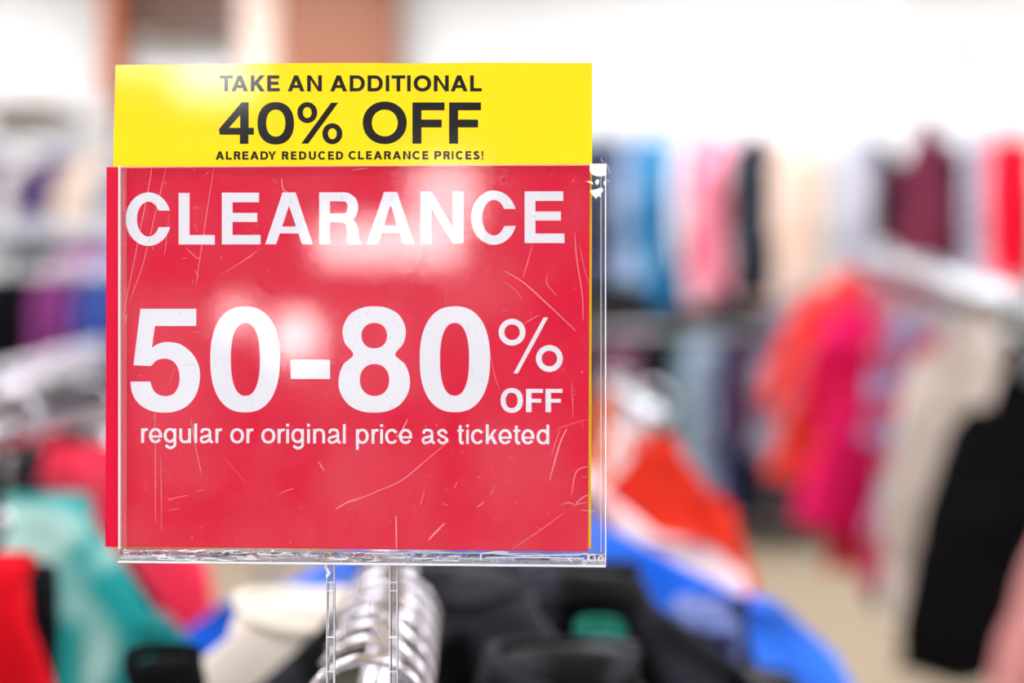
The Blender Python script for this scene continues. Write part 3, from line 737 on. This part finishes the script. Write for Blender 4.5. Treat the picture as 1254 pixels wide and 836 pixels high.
def garment(kind, x, y, z, rz, mat, label, wd=.21, ln=.68, th=.035, slope=.30, sleeve=.5, splay=.16, seed=0, fold=.010, res=1, group=None, tilt=0, cat_=None, collar=True, hem=None, mat2=None):
    """z = height of the neck; garment hangs from there down"""
    t = empty(kind, (x - ln * math.sin(tilt) * math.cos(rz), y - ln * math.sin(tilt) * math.sin(rz), z - ln * math.cos(tilt)), rz); t.rotation_euler[1] = tilt
    tag(t, label, cat_ or {'knit_top': 'top', 't_shirt': 'shirt'}.get(kind, kind), group)
    rn = random.Random(seed); ph = [rn.uniform(0, 6.3) for _ in range(6)]
    nu = 40 if res > 1 else 24; nv = 34 if res > 1 else 14
    hem = hem or wd * 1.08
    off = Vector((seed * 3.17, seed * 1.3, 0))
    bm = bmesh.new(); rows = []
    nk = min(.062, wd * .33)
    lv = [(-.0, nk, .6), (.02, max(nk * 1.05, wd * .38), .55), (.045, wd * .58, .5), (.07, wd * .78, .5), (.095, wd * .93, .55), (.125, wd * 1.0, .7)]
    k0 = .125 * slope / .30
    prof = [(a * slope / .30, b, c) for a, b, c in lv]
    for i in range(1, nv + 1):
        s_ = i / nv; zz = k0 + (ln - k0) * s_
        if kind in ('dress', 'skirt'):
            b = wd * (1 - .22 * math.sin(min(1, s_ / .35) * PI / 2) ** 2 * (1 if s_ < .35 else max(0, 1 - (s_ - .35) / .3))) + (hem - wd) * max(0, (s_ - .3) / .7)
        else:
            b = wd * (1 - .10 * math.sin(min(1, s_ * 2) * PI)) + (hem - wd) * s_
        prof.append((zz, b, 1.0))
    for zz, hw, tf in prof:
        row = []; g = min(1, zz / (ln * .8)) ** .7
        for i in range(nu):
            a = 2 * PI * i / nu; c, s = math.cos(a), math.sin(a)
            xx = hw * math.copysign(abs(c) ** .8, c)
            yy = th * tf * math.copysign(abs(s) ** .7, s)
            fo = fold * g * (math.sin(xx / .035 + ph[0] + zz * 2) + .7 * math.sin(xx / .021 + ph[1] - zz * 3) + .5 * math.sin(zz / .12 + ph[2] + xx * 9))
            v = Vector((xx, yy + fo, ln - zz))
            if res > 1:
                q = noise.noise_vector(v * 9 + off) * .03 + noise.noise_vector(v * 26 + off) * .004
                v += q * min(1, .25 + zz * 5)
            else:
                v += noise.noise_vector(v * 7 + off) * .010
            row.append(bm.verts.new(v))
        rows.append(row)
    for a, b in zip(rows, rows[1:]):
        for i in range(nu): bm.faces.new((a[i], b[i], b[(i + 1) % nu], a[(i + 1) % nu]))
    cv = bm.verts.new(sum((v.co for v in rows[0]), Vector()) / nu + Vector((0, 0, .004)))
    for i in range(nu): bm.faces.new((rows[0][i], rows[0][(i + 1) % nu], cv))
    obj('body', bm, mat, t, smooth=True)
    if sleeve:
        for sd in (-1, 1):
            bm = bmesh.new(); rows = []; m = 14 if res > 1 else 7; ns_ = 18 if res > 1 else 10
            sp = splay * rn.uniform(.8, 1.2)
            for j in range(m + 1):
                s_ = j / m; zz = k0 * .62 + sleeve * s_ * .97
                cx_ = sd * (wd * .80 + (wd * .14 + sp * sleeve) * math.sin(min(1, s_ * 1.1) * PI / 2))
                rx = .062 * min(1, wd / .15) * (1 - .35 * s_) * (.55 if j == 0 else 1); ry = th * .75 * (1 - .2 * s_)
                row = []
                for i in range(ns_):
                    a = 2 * PI * i / ns_
                    v = Vector((cx_ + rx * math.cos(a), ry * math.sin(a) + .004 * math.sin(s_ * 14 + ph[3] + a * 2), ln - zz - .25 * rx * math.cos(a) * sd * (1 - s_)))
                    v += noise.noise_vector(v * 14 + off) * (.010 if res > 1 else .006)
                    row.append(bm.verts.new(v))
                rows.append(row)
            for a, b in zip(rows, rows[1:]):
                for i in range(ns_): bm.faces.new((a[i], b[i], b[(i + 1) % ns_], a[(i + 1) % ns_]))
            bm.faces.new(rows[0][::-1])
            obj('sleeve', bm, mat2 or mat, t, smooth=True)
    if collar:
        bm = bmesh.new()
        pts = [(nk * math.cos(2 * PI * i / 18), th * .62 * math.sin(2 * PI * i / 18), ln + .002 - .018 * (math.sin(2 * PI * i / 18) < -.2) * abs(math.sin(2 * PI * i / 18))) for i in range(19)]
        tube(bm, pts, .0042, 6, cap=False)
        obj('collar', bm, mat, t, smooth=True)
    return t

def rail(name, a, b, r, mat, label, posts=True, postdown=None):
    """straight rail from a to b with end posts down to the floor"""
    a, b = Vector(a), Vector(b)
    t = empty(name, (a.x, a.y, 0)); tag(t, label, 'clothes rack')
    base = Vector((a.x, a.y, 0))
    obj('rail', tube(bmesh.new(), [a - base, b - base], r, 16), mat, t, smooth=True)
    for q in {'end': (b,), True: (a, b)}[posts]:
        obj('post', tube(bmesh.new(), [Vector((q.x, q.y, .03)) - base, q - base], r * 1.1, 12), mat, t, smooth=True)
        obj('foot', lathe(bmesh.new(), [(.22, 0), (.22, .015), (.05, .03)], 24, q.x - a.x, q.y - a.y), mat, t)
    return t

# ---- near rack: rail runs away from the viewer under the sign
NA = Vector((-.0545, .40, RAILZ)); NB = Vector((-.10, 1.6, RAILZ))
rail('clothes_rack', NA, NB,   .009, M_chrome, 'chrome clothes rack the clear sign stands on')
nd = (NB - NA)
def near_at(D):
    s_ = (D - NA.y) / nd.y; return NA.x + nd.x * s_
NEAR = [  # pixel column and row of the neck, distance, yaw, kind, material, label, extra
    (690, 800, .77, .05, 'shirt', fabric('020203', '2a2a30', 'floral', .5, 15), 'black shirt with grey patches right of the stem, nearest on the rack', dict(sleeve=.45, slope=.3, wd=.12)),  # grey patches on the black clothes are fabric colours
    (735, 772, .82, .1, 'knit_top', fabric('0f6e5e', '0b5548'), 'small dark green knit top among the black clothes', dict(sleeve=.2, slope=.5, wd=.035)),
    (548, 700, .86, -.04, 'blouse', fabric('030304', '303037', 'floral', .5, 13), 'grey-patched black blouse overlapping the cream cardigan', dict(sleeve=.5, slope=.36, wd=.155)),
    (385, 735, .90, .03, 'cardigan', fabric('efe7dd', 'e6dacd'), 'cream cardigan left of the stem, under the blue top', dict(sleeve=.5, slope=.30, wd=.145, splay=.3)),
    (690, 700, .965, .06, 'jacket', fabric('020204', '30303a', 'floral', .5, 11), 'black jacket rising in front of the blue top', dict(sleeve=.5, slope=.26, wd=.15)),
    (870, 742, 1.03, .0, 'blouse', fabric('1a2250', '6f7cb4', 'floral', .6, 22), 'navy and white printed blouse at the right foot of the blue top', dict(sleeve=.4, slope=.5, wd=.075, splay=.25)),
    (612, 622, 1.17, .02, 'knit_top', fabric('1560dc', '3a78ea'), 'bright blue long-sleeved top across both sides of the stem', dict(sleeve=.45, slope=.28, wd=.25, splay=.3)),
    (650, 606, 1.28, .0, 'vest', fabric('12131c', '1c1f33'), 'dark navy vest between the blue top and the pink striped blouse', dict(sleeve=0, slope=.32, wd=.15)),
    (650, 578, 1.40, .04, 'blouse', fabric('f3dada', 'd0636b', 'floral', .8, 14), 'pink and white patterned blouse behind the blue top', dict(sleeve=.3, slope=.26, wd=.18, splay=.1)),
]
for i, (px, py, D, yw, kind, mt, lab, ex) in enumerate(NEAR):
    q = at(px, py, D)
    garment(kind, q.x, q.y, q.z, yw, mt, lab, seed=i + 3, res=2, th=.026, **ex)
for D in (.60, .64, .675, .71, .745, .78, .815, .85, .885, .935, .99, 1.05, 1.12, 1.2, 1.3, 1.42):
    yw = random.Random(int(D * 1000)).uniform(-.14, .14)
    hanger(near_at(D), D, RAILZ + .012, yw, 'chrome', 'chrome clothes hanger hooked on the rack below the sign', 'chrome hangers below the sign', wd=.10)

# ---- left rack: rail climbs in the picture from the left edge to behind the sign
LA = Vector((-.40, .72, CAMZ - .115)); LB = Vector((-1.10, 3.6, CAMZ - .02))
LA = Vector((-.52, 1.22, CAMZ - .075)); LB = Vector((-1.05, 3.7, CAMZ - .03))
rail('clothes_rack', LA, LB, .0125, M_chrome, 'chrome clothes rack at the left edge crowded with hanger hooks')
LC = [('101013', None), ('17171c', None), ('2a2a30', None), ('0d0d10', None), ('3a3338', None), ('121216', None)]
ang = math.atan2((LB - LA).x, (LB - LA).y)
for i in range(28):
    s_ = .01 + i / 28 * .97; q = LA.lerp(LB, s_)
    hanger(q.x, q.y, q.z + .012, -ang + random.Random(i).uniform(-.25, .25), 'chrome' if i % 3 else 'white', 'pale clothes hanger in the crowded row at the left edge' if i % 3 == 0 else 'chrome clothes hanger in the crowded row at the left edge',
           'pale hangers in the left row' if i % 3 == 0 else 'chrome hangers in the left row')
    if True:
        c = LC[(i * 5) % 6][0]
        garment('shirt', q.x, q.y, q.z - .035, -ang, fabric(c), 'black shirt hanging in the crowded row at the left edge', seed=40 + i, th=.018, wd=.17, sleeve=.3, splay=.05, fold=.006, group='black shirts in the left row', slope=.34)

# ---- front left rack with the teal, coral and red tops
FA = Vector((-.37, .62, 1.075)); FB = Vector((-.44, 1.6, 1.075))
rail('clothes_rack', FA, FB, .0125, M_chrome, 'chrome rack at the bottom left carrying the teal and red tops')
FL = [
    (-70, 775, .78, 'blouse', fabric('5a1f66', '8a2a52', 'floral', .7, 12), 'purple blouse in the bottom left corner', dict(wd=.05, sleeve=.25, slope=.4)),
    (200, 806, .80, 'shirt', fabric('040405'), 'black shirt just below the cream cardigan', dict(wd=.055, sleeve=.0, slope=.5)),
    (5, 690, .93, 't_shirt', fabric('dc1020', 'c00a1a'), 'red t-shirt at the left edge, below the teal top', dict(wd=.05, sleeve=.22, slope=.6, splay=.25)),
    (30, 702, 1.0, 'shirt', fabric('040406', '0c0c0f'), 'black shirt between the red t-shirt and the teal top', dict(wd=.055, sleeve=.3, slope=.6)),
    (60, 614, 1.15, 'knit_top', fabric('1a8f8d', 'b4dcd6', 'floral', .7, 9), 'teal and pale green top at the left edge', dict(wd=.095, sleeve=.35, slope=.35, splay=.12)),
    (108, 553, 1.45, 'blouse', fabric('f4566a', 'ee3350'), 'coral red blouse above and beside the teal top', dict(wd=.125, sleeve=.0, slope=.4)),
]
for i, (px, py, D, kind, mt, lab, ex) in enumerate(FL):
    q = at(px, py, D)
    garment(kind, q.x, q.y, q.z, .05, mt, lab, seed=60 + i, res=2, th=.026, **ex)
    fx = FA.lerp(FB, (D - .62) / .98)
    hanger(fx.x, D, fx.z + .012, .05, 'chrome', 'chrome clothes hanger over the tops at the bottom left', 'chrome hangers at the bottom left', wd=.04)

# ---- far left rack, horizontal rail seen left of the sign
GA = at(-60, 287, 3.6); GB = at(330, 287, 3.6)
rail('clothes_rack', GA, GB, .02, M_greypl, 'straight grey clothes rack at the left, above head of the black clothes')
GL = [(-25, '131318', None, 'plain'), (5, '0f0f12', None, 'plain'), (32, '141216', None, 'plain'), (60, 'a04a8e', '7f3a78', 'plain'), (88, 'b45aa0', '8a3f80', 'floral'), (112, '4a63b4', '324a94', 'plain'), (140, '5a70c0', '3a4fa0', 'plain'), (175, '22222a', None, 'plain'), (220, 'd0d0d4', None, 'plain'), (265, '802a3a', None, 'plain')]
GN = ['black shirt at the left end of the straight grey rack', 'black jacket second from the left on the straight grey rack', 'black top beside the magenta blouse', 'magenta blouse on the straight grey rack', 'orchid patterned blouse beside the magenta one',
      'blue shirt left of the red card on the grey rack', 'pale blue shirt hidden partly by the red card', 'charcoal shirt behind the sign on the grey rack', 'light grey shirt behind the sign on the grey rack', 'maroon shirt behind the sign on the grey rack']
for i, (px, c1, c2, pt) in enumerate(GL):
    q = at(px + 42, 287, 3.6)
    garment('shirt' if i % 2 else 'jacket', q.x, q.y, q.z - .03, 1.25, fabric(c1, c2, pt, .8, 9), GN[i], seed=80 + i, wd=.17, th=.028, sleeve=.45, ln=.62, splay=.02, fold=.006)
for i in range(26):
    q = at(-50 + i * 14, 287, 3.6)
    hanger(q.x, q.y, q.z + .022, 1.25, 'white' if i % 4 else 'grey', 'white plastic hanger on the straight grey rack at the left' if i % 4 else 'grey plastic hanger on the straight grey rack at the left', 'white hangers on the grey rack' if i % 4 else 'grey hangers on the grey rack')

# ---- right rack: sloping arm coming towards the viewer
RA = at(1060, 322, 4.0); RB = at(1330, 392, 2.55)
t = rail('clothes_rack', RA, RB, .026, M_steel, 'steel rack with a sloping arm at the right, carrying long dresses', posts='end')
ang = math.atan2((RB - RA).x, (RA - RB).y)
RR = [  # neck pixel, distance, kind, mat, label, params
    (1000, 350, 4.4, 'shirt', fabric('8f96a8', '5c5f70', 'floral', .8, 9), 'grey blue patterned shirt left of the coral dress', dict(wd=.12, ln=.55, sleeve=.3, tilt=.15)),
    (1042, 333, 3.95, 'dress', fabric('ff5648', 'f04038'), 'coral orange dress, leftmost long dress on the right rack', dict(wd=.10, ln=.60, sleeve=.35, hem=.13, tilt=.24)),
    (1075, 350, 3.80, 'dress', fabric('f5226e', 'c80c44'), 'hot pink dress beside the coral one', dict(wd=.10, ln=.66, sleeve=.3, hem=.11, tilt=.17)),
    (1095, 352, 3.90, 'dress', fabric('c00c2a', '980824'), 'crimson dress just right of the hot pink one', dict(wd=.10, ln=.78, sleeve=.0, hem=.09, tilt=.13)),
    (1122, 364, 3.55, 'blouse', fabric('b0405a', '7d8fb8', 'floral', .8, 9), 'patterned pink and blue blouse between the pink and beige ones', dict(wd=.075, ln=.72, sleeve=.3, tilt=.1, splay=.05)),
    (1140, 368, 3.70, 'dress', fabric('7a3a4c', '3f8a84', 'floral', .8, 6), 'maroon and teal patterned dress beside the beige cardigan', dict(wd=.09, ln=.80, sleeve=.3, tilt=.1, splay=.05)),
    (1192, 384, 3.20, 'cardigan', fabric('d0c2b6', 'bfb0a4'), 'beige cardigan with sloping shoulder behind the black coat', dict(wd=.105, ln=.70, sleeve=.45, slope=.4, tilt=.13, splay=.06)),
    (1268, 430, 2.85, 'coat', fabric('060607', '0a0a0b'), 'long black coat at the right edge', dict(wd=.125, ln=.66, sleeve=.55, slope=.5, hem=.20, tilt=.13)),
    (1400, 525, 2.45, 'cardigan', fabric('d69a98', 'c98886'), 'dusty pink cardigan cut off by the right edge', dict(wd=.12, ln=.7, sleeve=.5, slope=.6, tilt=.18)),
]
for i, (px, py, D, kind, mt, lab, ex) in enumerate(RR):
    q = at(px, py, D)
    garment(kind, q.x, q.y, q.z, .12, mt, lab, seed=120 + i, res=2, th=.03, **(dict(splay=.10) | ex))
for i, s_ in enumerate((.04, .1, .15, .2, .27, .33, .38, .44, .5, .55)):
    q = RA.lerp(RB, s_)
    hanger(q.x, q.y, q.z + .022, .12, 'chrome' if i % 2 else 'grey', 'chrome hanger on the sloping arm at the right' if i % 2 else 'grey plastic hanger on the sloping arm at the right', 'chrome hangers on the sloping arm' if i % 2 else 'grey hangers on the sloping arm', wd=.07)
for s_ in (.74, .93):
    q = RA.lerp(RB, s_)
    hanger(q.x, q.y, q.z + .022, .12, 'white', 'white hanger at the right edge, end of the sloping arm', 'white hangers at the right edge', wd=.08)

# ---- back wall rails, two tiers
WD = 8.0
def tier(px0, px1, py, items, tname, depth, ln, lab_rail, yawr=1.0, wdv=.2, seed=200, hg='grey'):
    a = at(px0, py, depth); b = at(px1, py, depth)
    t = empty('wall_rail', (a.x, a.y, a.z)); tag(t, lab_rail, 'rail')
    obj('rail', tube(bmesh.new(), [(0, 0, 0), (b.x - a.x, 0, 0)], .016, 10), M_steel, t, smooth=True)
    L_ = b.x - a.x
    for s_ in (.02, .5, .98):
        obj('bracket', tube(bmesh.new(), [(L_ * s_, 0, 0), (L_ * s_, BY - depth, .0)], .012, 8), M_steel, t)
    for i, it in enumerate(items):
        px, kind, c1, c2, pt, lab = it[:6]; ex = it[6] if len(it) > 6 else {}
        q = at(px, py, depth); ex = dict(ex); yw = ex.pop('yaw', yawr); l_ = ex.pop('ln', ln); w_ = ex.pop('wd', wdv)
        garment(kind, q.x, q.y + ex.pop('dy', 0), q.z - .04 + ex.pop('up', 0), yw, fabric(c1, c2, pt, .85, ex.pop('ps', 7)), lab, seed=seed + i, wd=w_, ln=l_, th=.035, sleeve=ex.pop('sleeve', .5), splay=.03, **ex)
        hanger(q.x, q.y, q.z + .018, yw, hg, 'plastic hanger on the ' + tname, 'hangers on the ' + tname, wd=.14)

UP = [
    (735, 'jacket', '2a3350', '1d2438', 'plain', 'dark navy jacket just right of the yellow card', dict(yaw=.7)),
    (757, 'shirt', '4b5e7c', '35425e', 'plain', 'slate blue shirt beside the navy jacket on the upper rail'),
    (775, 'blouse', 'b4b4cc', '7f8aa6', 'plain', 'lavender grey blouse on the upper rail'),
    (798, 'blouse', '8fb4d2', '1f78a8', 'plain', 'sky blue blouse on the upper rail', dict(yaw=.75)),
    (818, 'knit_top', '1b7cb0', '4d9fcb', 'plain', 'bright blue knit top on the upper rail', dict(ln=.95)),
    (840, 'shirt', 'dfe6ee', 'e8e2e8', 'plain', 'pale white blue shirt left of the pink ones', dict(ln=.7)),
    (858, 'blouse', 'e8c3cc', 'd9405a', 'plain', 'rose and red blouse between white and pink', dict(ln=.95)),
    (880, 'dress', 'f46a8e', 'f7a7bc', 'vstripe', 'pink striped dress on the upper rail', dict(sleeve=.3, ln=.86, yaw=.8, ps=5)),
    (900, 'dress', 'f3b9ca', 'f2dfe6', 'plain', 'pale pink dress on the upper rail', dict(sleeve=.3, ln=.9)),
    (922, 'coat', '1c2026', '2b3038', 'plain', 'black coat between the pink and the cream clothes', dict(yaw=.75, dy=-.15, ln=.9)),
    (950, 'coat', 'd9b8a6', 'e6ccbe', 'plain', 'pale peach coat on the upper rail, left one', dict(yaw=.55, ln=.95)),
    (985, 'coat', 'e8cfc2', 'dcbdaa', 'plain', 'cream peach coat on the upper rail, in the middle', dict(yaw=.45, ln=.9)),
    (1012, 'cardigan', 'd6c6b4', 'c6b29c', 'plain', 'light beige cardigan beside the cream peach coat', dict(ln=.9)),
    (1040, 'cardigan', 'c4c4ca', 'b4b4be', 'plain', 'pale grey cardigan on the upper rail', dict(yaw=.6, ln=.92)),
    (1062, 'shirt', 'd0ccd6', 'b0acbc', 'plain', 'white grey shirt left of the burgundy jacket', dict(ln=.85)),
    (1086, 'jacket', '24222c', '2e2c3a', 'plain', 'black jacket just left of the burgundy jacket', dict(ln=.58, yaw=.8, dy=.15)),
    (1128, 'jacket', '6a2a3e', '521e2e', 'plain', 'burgundy jacket facing out on the upper rail', dict(yaw=.15, slope=.9, ln=.78, wd=.15, dy=-.12, sleeve=.55, up=.09)),
    (1170, 'jacket', '1c1a20', '2c2a33', 'plain', 'black jacket just right of the burgundy jacket', dict(yaw=.95, dy=.12, ln=.7)),
    (1190, 'shirt', '9a93a6', 'c9c6d4', 'stripe', 'grey lavender striped shirt on the upper rail', dict(ps=3)),
    (1208, 'shirt', 'b9b3c2', 'a29aae', 'plain', 'plain lavender shirt left of the red dress'),
    (1228, 'dress', 'f03048', 'e81a38', 'plain', 'bright red dress near the right edge on the upper rail', dict(yaw=.8)),
    (1250, 'dress', 'fa1c3c', 'e0102c', 'plain', 'vivid red dress cut off at the right edge', dict(yaw=.6)),
    (1280, 'shirt', 'd8d8dc', None, 'plain', 'white shirt past the right edge on the upper rail'),
    (700, 'shirt', '31465c', None, 'plain', 'dark teal blue shirt behind the clear side of the sign'),
    (660, 'shirt', 'b8c4cc', None, 'plain', 'pale shirt on the upper rail behind the sign'),
    (620, 'shirt', '30343c', None, 'plain', 'dark grey shirt on the upper rail behind the sign'),
]
tier(600, 1330, 160, UP, 'upper wall rail', WD, .82, 'upper steel rail on the back wall right of the sign', yawr=1.15)
LO = [
    (735, 'shirt', '17151b', None, 'plain', 'black shirt just right of the sign on the lower rail'),
    (758, 'blouse', 'b06a84', '5a3446', 'plain', 'mauve blouse on the lower rail', dict(ln=.5, yaw=.8)),
    (782, 'shirt', '8a5a70', '3a2a36', 'floral', 'plum patterned shirt beside the mauve blouse'),
    (806, 'jacket', '121216', None, 'plain', 'black jacket right of the plum shirt on the lower rail'),
    (824, 'jacket', '15171a', None, 'plain', 'black jacket left of the grey teal coat on the lower rail'),
    (846, 'coat', '4a6c70', '7f949f', 'plain', 'grey teal coat on the lower rail', dict(ln=.95)),
    (866, 'coat', '92a5b2', 'a3b2bf', 'plain', 'light blue grey coat on the lower rail', dict(ln=.95, yaw=.7)),
    (886, 'coat', '8f90a8', '6a6c88', 'plain', 'lavender blue coat on the lower rail'),
    (902, 'jacket', '2a2f52', '1d2140', 'plain', 'navy blue jacket on the lower rail'),
    (922, 'blouse', '6a2f4e', '4a2038', 'plain', 'dark plum blouse on the lower rail', dict(ln=.5)),
    (944, 'shirt', '7f8794', '555a66', 'plain', 'grey shirt left of the coral dress on the lower rail', dict(ln=.55)),
    (958, 'shirt', '4a4248', '6e5a62', 'floral', 'mauve brown shirt beside the coral dress'),
    (985, 'jacket', '1c1b20', None, 'plain', 'black jacket behind the coral dress'),
    (1015, 'shirt', '3b3a40', None, 'plain', 'charcoal shirt behind the pink dress'),
    (1060, 'shirt', '5a5560', None, 'plain', 'grey shirt far behind the right rack'),
    (1110, 'shirt', '28262c', None, 'plain', 'dark shirt far behind the right rack'),
    (700, 'shirt', '22202a', None, 'plain', 'dark shirt behind the sign on the lower rail'),
    (655, 'shirt', '6a3a40', None, 'plain', 'maroon shirt behind the sign on the lower rail'),
]
tier(640, 1330, 405, LO, 'lower wall rail', 7.9, .95, 'lower steel rail on the back wall right of the sign', yawr=1.1, seed=260, hg='black')
# dark back panel behind lower tier
q0 = at(600, 322, 8.4); q1 = at(1340, 322, 8.4)
tag(obj('gondola_panel', nbox(0, q1.x - q0.x, 0, .05, 0, q0.z - .1, bev=.004), mottled('dark_laminate', '4a4646', '3c3838', 4, .6), loc=(q0.x, 8.4, .1)), 'dark grey panel behind the lower row of clothes', 'panel')

WL = [
    (-20, 'jacket', '2c1c44', None, 'plain', 'dark violet jacket cut off at the left edge'),
    (8, 'blouse', '7a2f5e', '3c2c66', 'plain', 'purple maroon blouse at the left edge, far back', dict(yaw=.7)),
    (38, 'shirt', 'e6ddd6', None, 'plain', 'off-white shirt between the two purple ones'),
    (70, 'shirt', '5a4a78', '4a3f66', 'plain', 'muted purple shirt left of the wooden post', dict(yaw=.7)),
    (92, 'blouse', '6e5a84', '57496e', 'plain', 'dusty purple blouse beside the muted purple shirt', dict(yaw=.8)),
    (122, 'cardigan', 'e3cdb8', None, 'plain', 'beige cardigan right beside the red card, far back', dict(yaw=.7)),
    (160, 'shirt', '8a90a8', None, 'plain', 'blue grey shirt behind the sign on the left wall rail'),
]
tier(-60, 330, 180, WL, 'left wall rail', 7.2, .5, 'steel rail far back at the left of the sign', yawr=1.1, seed=300, hg='white')

# ---- small mid rack right of the sign: red dome, orange and white tops
MA = at(805, 512, 1.45); MB = at(748, 470, 2.7)
rail('clothes_rack', MA, MB, .0125, M_steel, 'steel rack right of the sign with red, white and orange tops', posts='end')
for i, (px, py, D, c1, c2, kind, lab, yw, w_, sl) in enumerate([
        (800, 540, 1.55, 'ea3f2c', 'cf3020', 't_shirt', 'orange-red t-shirt forming a rounded shoulder above the pink patterned blouse', .1, .072, .22),
        (775, 486, 2.3, 'f2e6e6', 'e0d0d4', 'blouse', 'white pink blouse behind the orange-red t-shirt', .5, .034, .4),
        (738, 484, 2.5, 'fb8a50', 'f0703a', 't_shirt', 'orange t-shirt just right of the clear frame edge', .9, .05, .4)]):
    q = at(px, py, D)
    garment(kind, q.x, q.y, q.z, yw, fabric(c1, c2, 'plain'), lab, seed=330 + i, wd=w_, ln=.5, sleeve=.16, splay=.12, th=.026, slope=sl, res=2)
    m = MA.lerp(MB, (D - 1.45) / 1.25)
    hanger(m.x, D, m.z + .012, yw, 'chrome', 'chrome hanger on the steel rack right of the sign', 'chrome hangers right of the sign', wd=.04)
